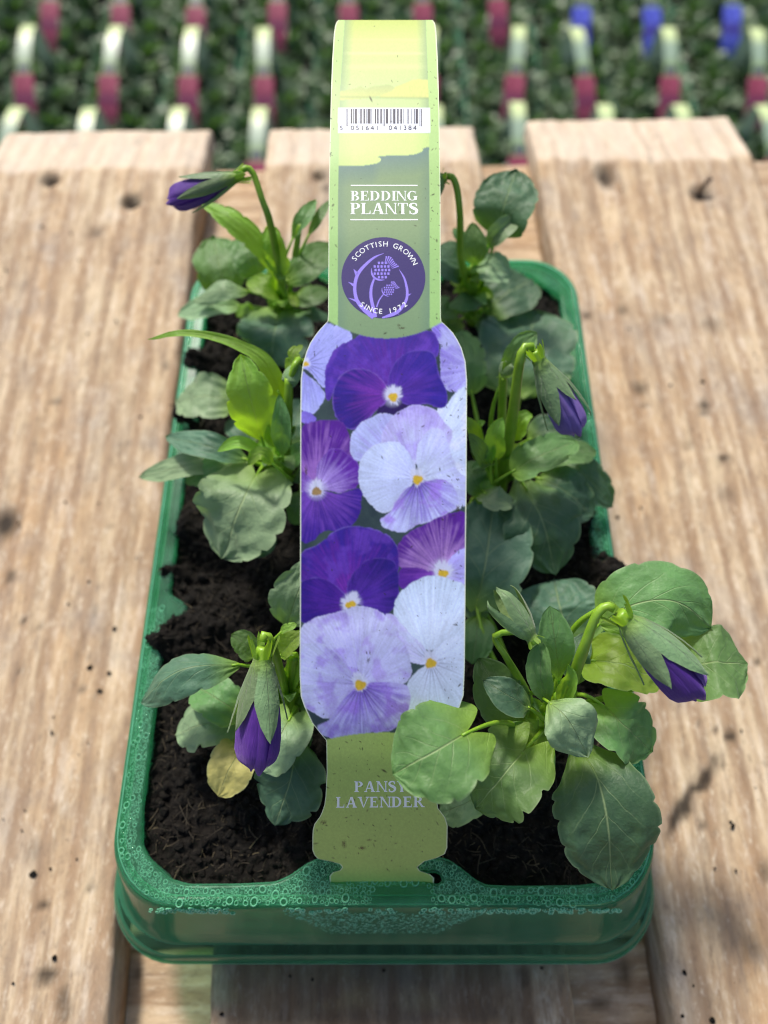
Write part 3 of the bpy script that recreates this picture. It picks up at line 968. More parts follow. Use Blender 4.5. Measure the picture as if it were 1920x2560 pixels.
def leaf_geo(P, hw_px, shape, roll=0.0, cup=0.12, fold=0.0, heart=0.0, teeth=4, tooth=0.06, wave=0.13, seed=0, nu=64, nv=21, bend=0.0, frame=None):
    """P: midrib points in space (k,3); hw_px: half width in photo pixels at the leaf's own distance"""
    t = np.linspace(0, 1, nu); uu = 1 - (1 - t) ** 1.35
    fine = catmull(P, 120)
    seg = np.linalg.norm(np.diff(fine, axis=0), axis=1); cum = np.concatenate([[0], np.cumsum(seg)]); L = cum[-1]; cum /= L
    C = np.stack([np.interp(uu, cum, fine[:, k]) for k in range(3)], -1)
    T = norm(np.gradient(C, axis=0))
    if frame is None:
        V = norm(norm(CAM - C) * .5 + np.array([-.06, .16, .55]))
    else:
        V = np.tile(frame, (nu, 1))
    S = norm(np.cross(T, V)); N = norm(np.cross(S, T))
    a = math.radians(roll)
    S, N = S * math.cos(a) + N * math.sin(a), N * math.cos(a) - S * math.sin(a)
    prof = np.interp(uu, PROF_U, SHAPES['heart' if (heart >= .3 and shape == 'round') else shape])
    # smooth the profile
    k5 = np.array([1, 2, 3, 2, 1]) / 9.0
    pp = np.convolve(np.pad(prof, 2, mode='edge'), k5, 'valid'); pp[-1] = 0; pp[0] = prof[0]
    dm = float(np.mean((C - CAM) @ FW))
    HWm = hw_px * dm / F
    rng = np.random.default_rng(seed)
    vv = np.linspace(-1, 1, nv); vv = np.sign(vv) * np.abs(vv) ** 0.85
    out = np.zeros((nu, nv, 3)); UV = np.zeros((nu, nv, 2))
    ph = rng.uniform(0, 1, 2)
    for j, v in enumerate(vv):
        sd = 0 if v < 0 else 1
        fr = (uu * teeth + ph[sd]) % 1.0
        notch = np.exp(-fr * 7.0) + np.exp(-(1 - fr) * 30.0)
        nmask = np.clip((uu - .12) * 8, 0, 1) * np.clip((1.0 - uu) * 9, 0, 1)
        w = pp * (1 - 2.0 * tooth * notch * nmask * (0.7 + .6 * rng.random()) * (abs(v) > .55) * ((abs(v) - .55) / .45 if abs(v) > .55 else 0)
                  + 0.05 * np.sin(uu * 9 + 3 * ph[sd]) * abs(v))
        wv = wave * np.sin(uu * (7 + 3 * ph[sd]) + 6 * ph[sd] + sd) * abs(v) ** 2
        p = C + S * (v * HWm * w)[:, None] + N * ((cup * v * v + fold * abs(v) + wv) * HWm * np.maximum(pp, .15))[:, None]
        if heart:
            p = p - T * (1.1 * heart * HWm * np.clip(1 - uu / .32, 0, 1) ** 1.2 * math.sin(math.pi * min(1, abs(v) * .86)))[:, None]
        out[:, j] = p; UV[:, j, 0] = uu; UV[:, j, 1] = (v + 1) / 2
    # quilted relief between the veins
    rel = (fbm(UV[..., 0] * 7 + seed, np.abs(UV[..., 1] - .5) * 9, 2, seed % 97) - .5) * 0.17 * HWm
    out += N[:, None, :] * rel[..., None]
    return out, UV, C, L


def leaf_mesh(name, out, UV, mat):
    nu, nv, _ = out.shape
    f = grid_faces(nu, nv)
    me = mesh_np(name, out.reshape(-1, 3), f)
    if len(me.polygons) == len(f):
        uvl = me.uv_layers.new(name='UVMap')
        uvl.data.foreach_set('uv', UV.reshape(-1, 2)[f.ravel()].astype(np.float32).ravel())
    me.materials.append(mat)
    return me


LEAFN = [0]


def leaf(plant, pts, w, mat='leaf', shape='ovate', stalk=None, sr=0.0009, **kw):
    LEAFN[0] += 1
    P = [px(*p) for p in pts]
    kw.setdefault('seed', LEAFN[0] * 13 + 5)
    out, UV, C, L = leaf_geo(P, w / 2.0 * 1.07, shape, **kw)
    # faces must look up at the sky side: check orientation
    jm = out.shape[1] // 2
    nrm = np.cross(out[14, jm + 2] - out[14, jm - 2], out[18, jm] - out[10, jm])
    if np.dot(nrm, CAM - out[14, jm]) < 0:
        out = out[:, ::-1]; UV = UV[:, ::-1]
    o = obj('leaf', leaf_mesh('leaf', out, UV, M[mat]), None, plant['o'])
    if stalk is not None:
        s = [px(*q) if len(q) == 3 else np.array(q) for q in stalk]
    else:
        c = plant['c']; b = np.array(P[0]); d = b - np.array(P[1])
        mid = b + norm(d) * min(0.35 * np.linalg.norm(b - c), .012)
        s = [c, mid * .6 + .4 * (c + b) / 2, b]
    e = C[3]
    V, f = tube(list(s) + [e], [sr * 1.15, sr, sr * .8, sr * .35], 18, 8)
    mb = MB(); mb.add(V, f)
    obj('leaf_stalk', mb.mesh('leaf_stalk'), M['stem'], o)
    return o


def stem(plant, pts, r, name='stem'):
    P = [px(*p) for p in pts]
    V, f = tube(P, r, 30, 10, 0.05)
    mb = MB(); mb.add(V, f)
    return obj(name, mb.mesh(name), M['stem'], plant['o'])


def frame_axis(A, B):
    T = norm(B - A); V = norm(CAM - (A + B) / 2); S = norm(np.cross(T, V)); N = np.cross(S, T)
    return T, S, N


def bud(plant, a, b, w, tint=(1, 1, 1), sepals=((0, .8, .35), (65, .72, .3), (-65, .78, .3), (150, .8, .3), (-150, .7, .3)), open_=0.0, green=False, sep_w=0.42, start=0.10, flare=0.10, petal=True, twist=1.2, auricle=1.0, pm='petal'):
    """closed flower: calyx at a, petal tips at b"""
    A = px(*a); B = px(*b); T, S, N = frame_axis(A, B); L = np.linalg.norm(B - A)
    R0 = w / 2.0 * depth((A + B) / 2) / F
    root = None
    nu, nv = 44, 40
    u = np.linspace(0, 1, nu); th = np.linspace(0, 2 * math.pi, nv, endpoint=False)
    pr = np.interp(u, [0, .12, .3, .5, .68, .82, .92, 1.0], [.42, .58, .80, .94, 1.0, .98, .84, .44])
    if petal:
        U2, T2 = np.meshgrid(u, th, indexing='ij')
        r = pr[:, None] * (1 + .13 * np.cos(3 * T2 + twist * 2 * U2) + .07 * np.cos(5 * T2 - 3 * U2 * twist + 1) * U2 + .05 * np.cos(11 * T2 + 4 * U2) * U2)
        ragged = (np.cos(2 * T2 + .6) * .035 + np.cos(5 * T2 + 1) * .03) * np.clip((U2 - .7) / .3, 0, 1)
        x = (start + (1 - start) * (U2 + ragged)) * L
        P = A + x[..., None] * T + R0 * r[..., None] * (np.cos(T2)[..., None] * N + 0.95 * np.sin(T2)[..., None] * S)
        f = grid_faces(nu, nv, True)
        Vv = np.vstack([P.reshape(-1, 3), A + T * L * .90, A + T * L * start])
        mb = MB(); ff = [tuple(q) for q in f] + [((nu - 1) * nv + k, (nu - 1) * nv + (k + 1) % nv, nu * nv) for k in range(nv)]
        mb.add(Vv, ff); me = mb.mesh('petals')
        uvl = me.uv_layers.new(name='UVMap')
        vi = np.empty(len(me.loops), np.int32); me.loops.foreach_get('vertex_index', vi)
        uvv = np.zeros((len(Vv), 2)); uvv[:nu * nv, 0] = U2.ravel(); uvv[:nu * nv, 1] = T2.ravel() / 6.283
        uvl.data.foreach_set('uv', uvv[vi].astype(np.float32).ravel())
        root = obj('flower_bud', me, M[pm], plant['o']); root.color = (*tint, 1)
        # two outer petals wrapped round, their free edges showing
        for (ang, span, e0, e1) in ((20, 1.5, .30, 1.0), (-75, 1.3, .25, .97), (170, 1.5, .3, .98)):
            n2, m2 = 26, 16
            uu = np.linspace(0, 1, n2)[:, None]; ss = np.linspace(-1, 1, m2)[None, :]
            x = start + (1 - start) * (e0 + (e1 - e0) * uu) - .05 * ss ** 2 * uu + .02 * np.sin(ss * 5 + ang) * uu
            rr = np.interp(np.clip(x, 0, 1), start + (1 - start) * u, pr) * (1.10 + .05 * ss + .04 * np.cos(ss * 4 + ang))
            tt = math.radians(ang) + ss * span / 2 + twist * .35 * uu
            Pp = A + (x * L)[..., None] * T + (R0 * rr)[..., None] * (np.cos(tt)[..., None] * N + .95 * np.sin(tt)[..., None] * S)
            UVp = np.stack(np.broadcast_arrays(uu, (ss + 1) / 2), -1)
            po = obj('petal', leaf_mesh('petal', Pp, UVp, M[pm]), None, root); po.color = (*tint, 1)
    # calyx knob
    mbk = MB(); V, f = tube([A - T * L * .05, A + T * L * .02, A + T * L * (.1 + start * .6)], [R0 * .30, R0 * .42, R0 * .46], 10, 12)
    mbk.add(V, f); kn = obj('calyx', mbk.mesh('calyx'), M['stem'], plant['o'])
    if root is None: root = kn
    for k, (ang, ln, sw) in enumerate(sepals):
        n2, m2 = 30, 13
        t = np.linspace(0, 1, n2); s = np.linspace(-1, 1, m2)
        prf = np.interp(t, [0, .08, .3, .55, .8, .95, 1], [.45, .7, .98, 1, .62, .2, 0])
        a0 = math.radians(ang)
        x = start * .3 + t * ln
        rr = np.interp(np.clip((x - start) / (1 - start), 0, 1), u, pr) * 1.22 + .04
        rr = rr + flare * np.clip(t - .55, 0, 1) ** 2 * 6 * (1 + .5 * math.sin(k * 2.4))
        rr = np.where(t < .12, np.maximum(rr * (.6 + t * 3.3), .42), rr)
        Pp = np.zeros((n2, m2, 3)); UVp = np.zeros((n2, m2, 2))
        for j, sj in enumerate(s):
            ang_off = sj * prf * sw * 1.9 / np.maximum(rr, .5)
            rad = rr * (1 + .05 * abs(sj) + .05 * math.cos(sj * 3)) * R0
            d = np.cos(a0 + ang_off)[:, None] * N + np.sin(a0 + ang_off)[:, None] * S
            Pp[:, j] = A + (x * L)[:, None] * T + rad[:, None] * d
            UVp[:, j, 0] = t; UVp[:, j, 1] = (sj + 1) / 2
        if np.dot(np.cross(Pp[12, 8] - Pp[12, 4], Pp[16, 6] - Pp[8, 6]), math.cos(a0) * N + math.sin(a0) * S) < 0:
            Pp = Pp[:, ::-1]
        obj('sepal', leaf_mesh('sepal', Pp, UVp, M['sepal']), None, root)
        # backward pointing ear of the sepal
        if auricle:
            n3, m3 = 10, 5
            t = np.linspace(0, 1, n3); s = np.linspace(-1, 1, m3); Pp = np.zeros((n3, m3, 3)); UVp = np.zeros((n3, m3, 2))
            for j, sj in enumerate(s):
                wd = np.interp(t, [0, .3, .8, 1], [.5, .6, .5, .28])
                ao = a0 + sj * wd * .55
                rad = R0 * (.45 + .28 * t)
                Pp[:, j] = A + ((.04 - t * .16 * auricle * (1 + .12 * math.sin(k * 3 + sj * 4))) * L)[:, None] * T + rad[:, None] * (np.cos(ao)[:, None] * N + np.sin(ao)[:, None] * S)
                UVp[:, j, 0] = t; UVp[:, j, 1] = (sj + 1) / 2
            obj('sepal_ear', leaf_mesh('sepal_ear', Pp, UVp, M['leaf_young']), None, root)
    return root


def plant(label, cx, cy, cz=-.001):
    p = px(cx, cy, cz)
    o = thing('pansy_plant', label, 'pansy', p, 'young pansies in the green tray')
    bpy.context.view_layer.update()
    return {'o': o, 'c': np.array(p)}


# ---- front plant with the hanging violet bud and yellow leaf
A5 = plant('pansy with a closed violet bud hanging forward and one yellowed leaf on the soil', 720, 1800)
leaf(A5, [(600, 1662, .030), (487, 1668, .037), (410, 1700, .034), (352, 1757, .022)], 112, 'leaf_dark', 'ovate', fold=-.35, cup=-.1, teeth=3, roll=-8, seed=3)
leaf(A5, [(592, 1778, .016), (540, 1745, .018), (487, 1715, .012)], 105, 'leaf', 'round', heart=.3, seed=8)
leaf(A5, [(575, 1801, .012), (505, 1812, .013), (440, 1838, .006)], 118, 'leaf_pale', 'round', heart=.4, teeth=3, tooth=.12, seed=21)
leaf(A5, [(618, 1855, .010), (580, 1910, .016), (546, 1990, .010)], 112, 'leaf_yellow', 'round', tooth=.03, seed=5)
leaf(A5, [(725, 1795, .022), (700, 1840, .026), (650, 1923, .018)], 138, 'leaf_pale', 'round', heart=.45, cup=.2, teeth=4, seed=12)
leaf(A5, [(738, 1858, .017), (728, 1940, .018), (688, 2064, .008)], 178, 'leaf_dark', 'ovate', heart=.25, teeth=4, tooth=.10, cup=-.12, seed=33, roll=6)
leaf(A5, [(716, 1565, .024), (742, 1490, .034), (780, 1395, .038)], 125, 'leaf_pale', 'ovate', teeth=4, tooth=.1, seed=41, roll=-20, stalk=[(730, 1720, .004), (722, 1640, .016), (716, 1575, .023)])
leaf(A5, [(640, 1640, .028), (610, 1608, .032), (578, 1586, .034)], 62, 'leaf', 'round', seed=44)
leaf(A5, [(700, 1640, .034), (728, 1605, .040), (760, 1580, .042)], 58, 'leaf_young', 'ovate', fold=.25, seed=45)
leaf(A5, [(702, 1580, .036), (722, 1568, .038), (742, 1560, .038)], 24, 'leaf_young', 'round', teeth=2, tooth=.25, seed=46)
leaf(A5, [(752, 1868, .012), (762, 1845, .016), (772, 1818, .018)], 42, 'leaf_dark', 'ovate', seed=47)
leaf(A5, [(725, 1730, .02), (735, 1680, .03), (745, 1630, .038)], 46, 'leaf_young', 'lance', fold=.3, seed=48)
leaf(A5, [(745, 1760, .015), (775, 1745, .02), (800, 1735, .022)], 60, 'leaf', 'ovate', seed=49)
stem(A5, [(728, 1810, -.002), (733, 1720, .020), (735, 1640, .036)], [.0022, .0019, .0014])
stem(A5, [(726, 1800, -.002), (705, 1700, .030), (680, 1610, .050), (662, 1585, .053), (657, 1605, .0525)], [.0016, .0014, .0012, .0012, .0011], 'flower_stalk')
bud(A5, (657, 1632, .052), (643, 1915, .037), 108, (1, 1, 1), ((-22, .66, .34), (48, .58, .26), (-95, .55, .18), (100, .68, .22), (170, .7, .3)), twist=.7, start=.14, auricle=1.1)

# ---- front plant beside the label with the indigo bud over the plank
A6 = plant('pansy with an indigo bud leaning out and a leaf lying over the label', 1345, 1850)
leaf(A6, [(1166, 1832, .058), (1085, 1880, .062), (982, 1935, .057)], 238, 'leaf', 'round', heart=.55, teeth=4, tooth=.05, cup=-.06, seed=101, roll=8)
leaf(A6, [(1312, 1875, .038), (1255, 1941, .040), (1190, 2020, .030)], 205, 'leaf', 'round', heart=.55, teeth=5, tooth=.12, cup=.05, seed=105)
leaf(A6, [(1372, 1755, .048), (1420, 1800, .052), (1470, 1892, .044)], 138, 'leaf_pale', 'ovate', tooth=.02, cup=-.15, seed=107, roll=-5)
leaf(A6, [(1515, 1768, .034), (1562, 1815, .036), (1628, 1878, .028)], 150, 'leaf', 'round', heart=.45, teeth=4, tooth=.08, cup=.12, seed=110)
leaf(A6, [(1450, 1872, .030), (1495, 1950, .033), (1520, 2070, .030), (1530, 2222, .016)], 250, 'leaf_dark', 'ovate', heart=.2, teeth=6, tooth=.05, cup=-.10, seed=114)
leaf(A6, [(1296, 1815, .030), (1245, 1730, .040), (1195, 1645, .042)], 130, 'leaf', 'ovate', cup=.25, teeth=4, seed=120)
leaf(A6, [(1325, 1770, .045), (1270, 1738, .052), (1208, 1700, .052)], 86, 'leaf_dark', 'ovate', tooth=.02, cup=.1, seed=122)
leaf(A6, [(1398, 1710, .040), (1390, 1620, .054), (1374, 1515, .060)], 84, 'leaf', 'spoon', tooth=.02, cup=.15, seed=125)
leaf(A6, [(1372, 1765, .042), (1352, 1690, .052), (1356, 1605, .056)], 66, 'leaf', 'spoon', cup=.45, tooth=.03, seed=127, roll=20)
leaf(A6, [(1420, 1590, .012), (1400, 1520, .016), (1385, 1448, .012)], 200, 'leaf_dark', 'round', heart=.3, teeth=4, seed=130)
leaf(A6, [(1500, 1560, .040), (1590, 1510, .048), (1690, 1505, .048), (1780, 1570, .040)], 190, 'leaf', 'round', teeth=5, tooth=.05, cup=-.12, seed=133, roll=-10)
leaf(A6, [(1478, 1650, .038), (1550, 1660, .042), (1650, 1700, .036)], 135, 'leaf_young', 'round', heart=.3, cup=.22, seed=136, roll=10)
leaf(A6, [(1720, 1668, .036), (1790, 1655, .040), (1865, 1660, .036)], 185, 'leaf', 'round', heart=.35, teeth=4, cup=.06, seed=139, stalk=[(1460, 1760, .02), (1560, 1730, .032), (1720, 1668, .036)])
leaf(A6, [(1190, 1995, .010), (1150, 2015, .012), (1098, 2035, .006)], 88, 'leaf_pale', 'round', heart=.3, seed=141)
leaf(A6, [(1378, 1850, .026), (1340, 1830, .032), (1305, 1800, .032)], 70, 'leaf_young', 'ovate', cup=.3, seed=143)
leaf(A6, [(1345, 1860, .022), (1310, 1870, .026), (1275, 1850, .024)], 60, 'leaf_young', 'ovate', seed=144)
leaf(A6, [(1400, 1770, .040), (1425, 1700, .050), (1420, 1660, .054)], 44, 'leaf_young', 'lance', cup=.4, seed=146)
leaf(A6, [(1440, 1710, .030), (1440, 1640, .036), (1470, 1580, .036)], 80, 'leaf_dark', 'ovate', seed=147, roll=30)
leaf(A6, [(1190, 1515, .014), (1215, 1400, .022), (1235, 1240, .020)], 205, 'leaf_dark', 'round', heart=.15, teeth=4, tooth=.05, seed=150, stalk=[(1330, 1800, .004), (1230, 1640, .012), (1190, 1515, .014)])
leaf(A6, [(1195, 1540, .012), (1190, 1600, .014), (1180, 1660, .010)], 90, 'leaf', 'ovate', seed=152)
leaf(A6, [(1200, 1560, .010), (1185, 1500, .012), (1165, 1440, .010)], 80, 'leaf_pale', 'ovate', seed=153)
stem(A6, [(1352, 1850, -.002), (1385, 1790, .028), (1402, 1740, .040)], [.0026, .0023, .0018])
stem(A6, [(1400, 1760, .030), (1430, 1700, .044), (1458, 1625, .056), (1490, 1540, .064), (1515, 1516, .066), (1535, 1522, .066)], [.0022, .0018, .0016, .0014, .0012, .0011], 'flower_stalk')
stem(A6, [(1405, 1610, .040), (1450, 1555, .048), (1505, 1518, .054)], [.0009, .0008, .0007])
bud(A6, (1556, 1542, .065), (1738, 1732, .054), 112, (.62, .62, .75), ((-42, .80, .34), (25, .64, .30), (-100, .78, .14), (100, .62, .14), (180, .7, .3)), twist=.4, start=.10, flare=.10)
stem(A6, [(1345, 1840, .0), (1318, 1740, .030), (1270, 1650, .048), (1236, 1592, .054), (1290, 1580, .057), (1330, 1598, .057)], [.0015, .0014, .0013, .0011, .0008, .0008], 'flower_stalk')
bud(A6, (1335, 1602, .058), (1238, 1480, .062), 70, petal=False, sepals=((20, 1.05, .36), (-50, .95, .36), (100, .9, .36), (180, 1, .4)), flare=.18, auricle=.6)

# ---- middle plant with the long strap leaf
A3 = plant('pansy with one long thin strap leaf arching out over the plank', 710, 1190)
leaf(A3, [(640, 1190, .028), (600, 1270, .032), (556, 1395, .018)], 222, 'leaf_pale', 'round', heart=.35, teeth=6, tooth=.09, cup=.08, seed=201)
leaf(A3, [(655, 1100, .036), (625, 990, .054), (601, 885, .060)], 118, 'leaf_young', 'ovate', teeth=4, tooth=.08, cup=.1, seed=204)
leaf(A3, [(585, 1000, .014), (515, 990, .017), (440, 1003, .010)], 118, 'leaf_pale', 'round', cup=.1, teeth=4, seed=207)
leaf(A3, [(620, 1150, .028), (520, 1115, .034), (415, 1092, .028)], 72, 'leaf_dark', 'ovate', cup=.15, tooth=.02, seed=210)
leaf(A3, [(575, 1155, .020), (470, 1165, .024), (348, 1193, .016)], 66, 'leaf_pale', 'ovate', cup=.2, tooth=.03, seed=213)
leaf(A3, [(600, 1155, .024), (535, 1170, .026), (462, 1205, .018)], 72, 'leaf', 'ovate', seed=216)
leaf(A3, [(668, 1142, .038), (600, 1108, .044), (543, 1128, .040)], 34, 'leaf_young', 'ovate', cup=.4, tooth=.01, seed=219)
leaf(A3, [(682, 1160, .040), (652, 1135, .044), (620, 1162, .040)], 38, 'leaf_young', 'ovate', cup=.4, seed=221)
leaf(A3, [(707, 1140, .036), (704, 1060, .048), (697, 985, .054)], 50, 'leaf', 'lance', cup=.3, tooth=.01, seed=223)
leaf(A3, [(704, 1000, .046), (662, 908, .056), (600, 866, .060), (530, 842, .062), (450, 833, .062), (370, 849, .058)], 50, 'leaf_young', 'strap', cup=.2, tooth=.05, seed=225, nu=60, stalk=[(712, 1150, .02), (710, 1070, .034), (704, 1000, .046)])
leaf(A3, [(752, 1230, .016), (740, 1270, .020), (727, 1308, .014)], 66, 'leaf', 'round', seed=227)
leaf(A3, [(600, 1290, .012), (640, 1345, .014), (660, 1392, .006)], 95, 'leaf_dark', 'round', seed=229)
leaf(A3, [(722, 1165, .026), (745, 1130, .034), (770, 1100, .036)], 52, 'leaf', 'ovate', seed=231)
leaf(A3, [(735, 1190, .02), (760, 1180, .026), (790, 1165, .028)], 60, 'leaf_dark', 'ovate', seed=233)
leaf(A3, [(745, 1120, .012), (740, 1060, .016), (760, 1000, .014)], 110, 'leaf_dark', 'round', seed=234)
leaf(A3, [(690, 1120, .034), (676, 1090, .042), (672, 1060, .046)], 34, 'leaf_young', 'lance', cup=.4, seed=235)
leaf(A3, [(620, 1120, .010), (600, 1070, .012), (575, 1050, .008)], 70, 'leaf_dark', 'round', seed=236)
stem(A3, [(712, 1195, -.002), (716, 1110, .028), (720, 1020, .045), (722, 945, .053)], [.0024, .0021, .0017, .0013])
bud(A3, (742, 905, .054), (735, 962, .050), 48, petal=False, sepals=((10, 1.1, .45), (-70, 1.1, .4), (80, 1.1, .4), (180, 1, .4)), flare=.2, auricle=1.5)
stem(A3, [(720, 985, .048), (735, 920, .056), (748, 898, .056)], [.001, .001, .001], 'flower_stalk')
leaf(A3, [(722, 950, .052), (735, 885, .056), (756, 862, .056)], 34, 'leaf_young', 'round', teeth=3, tooth=.3, seed=238)

# ---- middle plant with the nodding pale violet bud
A4 = plant('pansy with a thick upright stem and a pale violet bud nodding over the tray edge', 1240, 1220)
leaf(A4, [(1300, 985, .014), (1310, 890, .020), (1340, 778, .014)], 240, 'leaf_dark', 'round', heart=.1, teeth=4, tooth=.08, cup=.04, seed=301)
leaf(A4, [(1180, 985, .020), (1168, 915, .026), (1150, 825, .026)], 92, 'leaf', 'round', teeth=5, tooth=.12, seed=304)
leaf(A4, [(1262, 935, .050), (1300, 870, .056), (1342, 832, .056)], 60, 'leaf', 'ovate', cup=.3, seed=306, roll=-25)
leaf(A4, [(1278, 1180, .034), (1350, 1140, .040), (1440, 1102, .036)], 100, 'leaf', 'round', cup=.22, teeth=3, tooth=.08, seed=309, roll=8)
leaf(A4, [(1350, 1150, .022), (1420, 1130, .026), (1490, 1128, .020)], 78, 'leaf', 'ovate', seed=311)
leaf(A4, [(1312, 1215, .022), (1360, 1310, .026), (1388, 1436, .014)], 196, 'leaf_dark', 'ovate', heart=.45, teeth=4, tooth=.08, cup=-.12, seed=314, roll=8)
leaf(A4, [(1345, 1195, .018), (1410, 1225, .021), (1482, 1290, .012)], 112, 'leaf_dark', 'round', teeth=5, seed=317)
leaf(A4, [(1385, 1150, .014), (1455, 1180, .017), (1530, 1268, .006)], 96, 'leaf_dark', 'ovate', teeth=5, tooth=.08, seed=319)
leaf(A4, [(1213, 1232, .026), (1242, 1245, .030), (1284, 1252, .026)], 66, 'leaf_pale', 'round', heart=.3, teeth=4, tooth=.1, seed=321)
leaf(A4, [(1205, 1225, .024), (1185, 1195, .028), (1165, 1155, .026)], 70, 'leaf', 'round', seed=323)
leaf(A4, [(1320, 1100, .014), (1380, 1075, .018), (1448, 1092, .012)], 92, 'leaf_dark', 'round', seed=325)
leaf(A4, [(1215, 1170, .034), (1195, 1120, .044), (1172, 1082, .048)], 46, 'leaf', 'lance', cup=.3, seed=327)
leaf(A4, [(1200, 1120, .036), (1180, 1070, .044), (1160, 1040, .046)], 38, 'leaf_young', 'lance', cup=.4, seed=329)
leaf(A4, [(1190, 1075, .04), (1200, 1060, .044), (1212, 1052, .044)], 22, 'leaf_young', 'ovate', seed=330)
leaf(A4, [(1240, 1150, .036), (1240, 1090, .046), (1256, 1042, .050)], 52, 'leaf_young', 'ovate', cup=.4, seed=331)
leaf(A4, [(1285, 1100, .036), (1305, 1050, .044), (1330, 1035, .044)], 50, 'leaf_young', 'ovate', cup=.4, seed=333)
leaf(A4, [(1225, 1160, .036), (1222, 1110, .042), (1230, 1085, .044)], 34, 'leaf_young', 'lance', cup=.4, seed=335)
leaf(A4, [(1195, 1260, .020), (1210, 1215, .026), (1200, 1170, .026)], 46, 'leaf_young', 'ovate', seed=336)
leaf(A4, [(1175, 1260, .010), (1160, 1300, .012), (1150, 1350, .006)], 80, 'leaf_dark', 'ovate', seed=337)
stem(A4, [(1245, 1225, -.002), (1262, 1150, .024), (1280, 1050, .046), (1300, 900, .066), (1315, 866, .069), (1334, 868, .069)], [.0030, .0025, .0021, .0018, .0014, .0013], 'flower_stalk')
stem(A4, [(1245, 1180, .010), (1254, 1060, .036), (1258, 930, .054)], [.0017, .0014, .0012])
bud(A4, (1255, 945, .053), (1275, 912, .055), 34, petal=False, sepals=((20, 1.1, .45), (-80, 1.1, .4), (110, 1.1, .4)), flare=.2, auricle=1.2)
bud(A4, (1341, 888, .068), (1440, 1078, .052), 82, (1, 1, 1), ((30, .72, .36), (-35, .55, .22), (-75, .85, .13), (95, .8, .2), (180, .7, .3)), twist=.5, start=.16, flare=.14, auricle=1.0, pm='petal_pale')

# ---- back plant with the sideways violet bud
A1 = plant('pansy lifting a violet bud sideways on a hooked stalk, at the far clip end', 712, 812)
leaf(A1, [(565, 735, .020), (548, 665, .027), (533, 592, .026)], 116, 'leaf', 'round', cup=.15, seed=401)
leaf(A1, [(642, 690, .026), (620, 640, .032), (598, 594, .032)], 84, 'leaf', 'round', teeth=6, tooth=.08, seed=403)
leaf(A1, [(690, 690, .040), (640, 600, .052), (576, 545, .058), (498, 503, .058)], 62, 'leaf_young', 'lance', fold=-.3, teeth=5, tooth=.1, seed=405)
leaf(A1, [(705, 690, .040), (690, 620, .050), (672, 560, .054)], 66, 'leaf_young', 'ovate', cup=.35, seed=407, roll=25)
leaf(A1, [(712, 706, .034), (770, 660, .040), (845, 612, .036)], 92, 'leaf', 'ovate', cup=.12, tooth=.02, seed=409)
leaf(A1, [(700, 742, .028), (662, 715, .034), (618, 702, .032)], 60, 'leaf_young', 'ovate', cup=.2, seed=411)
leaf(A1, [(622, 728, .026), (560, 722, .031), (482, 755, .024)], 56, 'leaf_pale', 'ovate', cup=-.2, tooth=.02, seed=413)
leaf(A1, [(605, 765, .018), (520, 765, .022), (445, 787, .014)], 68, 'leaf_pale', 'ovate', cup=.2, tooth=.03, seed=415)
leaf(A1, [(696, 786, .022), (685, 840, .026), (676, 912, .016)], 178, 'leaf_dark', 'round', heart=.35, teeth=4, tooth=.12, cup=.12, seed=417)
leaf(A1, [(730, 600, .050), (760, 545, .056), (790, 500, .056)], 40, 'leaf', 'lance', fold=.25, seed=419)
leaf(A1, [(770, 590, .048), (795, 545, .054), (825, 500, .054)], 28, 'leaf', 'lance', seed=421)
leaf(A1, [(745, 792, .014), (780, 788, .018), (825, 790, .014)], 42, 'leaf_dark', 'ovate', seed=423)
leaf(A1, [(735, 740, .02), (775, 740, .026), (820, 725, .024)], 70, 'leaf', 'ovate', seed=425)
leaf(A1, [(680, 650, .044), (655, 605, .048), (660, 580, .05)], 40, 'leaf', 'ovate', seed=427)
leaf(A1, [(640, 780, .018), (620, 770, .022), (590, 790, .018)], 34, 'leaf_young', 'ovate', seed=429)
stem(A1, [(712, 815, -.002), (706, 750, .022), (704, 690, .040)], [.0022, .0020, .0015])
stem(A1, [(738, 640, .045), (748, 575, .053), (752, 560, .054)], [.0012, .001, .0008])
stem(A1, [(704, 700, .036), (676, 560, .060), (655, 498, .067), (634, 436, .072), (618, 420, .0735), (604, 428, .0735)], [.0014, .0013, .0012, .0011, .001, .001], 'flower_stalk')
bud(A1, (598, 440, .0735), (428, 502, .066), 66, (1, 1, 1), ((70, .70, .3), (0, .78, .26), (-70, .72, .16), (150, .8, .3), (-140, .95, .18)), twist=.5, start=.14, flare=.1)

# ---- back plant with the round leaf standing up
A2 = plant('pansy with a round upright leaf and a small green bud tucked behind the label', 1180, 800)
leaf(A2, [(1240, 590, .046), (1262, 510, .056), (1290, 424, .058)], 146, 'leaf_dark', 'round', teeth=7, tooth=.04, cup=.08, seed=501)
leaf(A2, [(1222, 612, .046), (1255, 575, .052), (1292, 548, .052)], 50, 'leaf_pale', 'ovate', fold=.45, tooth=.02, seed=503, roll=-20)
leaf(A2, [(1188, 665, .040), (1186, 615, .048), (1180, 556, .052)], 58, 'leaf', 'ovate', cup=.2, tooth=.01, seed=505)
leaf(A2, [(1180, 672, .034), (1225, 668, .040), (1280, 690, .036)], 88, 'leaf_pale', 'round', cup=.15, heart=.1, seed=507)
leaf(A2, [(1215, 775, .016), (1265, 735, .020), (1332, 700, .016)], 132, 'leaf_dark', 'round', heart=.1, teeth=5, seed=509)
leaf(A2, [(1210, 745, .022), (1165, 750, .026), (1118, 765, .022)], 54, 'leaf', 'ovate', cup=-.15, seed=511)
leaf(A2, [(1155, 655, .036), (1130, 635, .040), (1095, 615, .038)], 62, 'leaf_pale', 'round', seed=513)
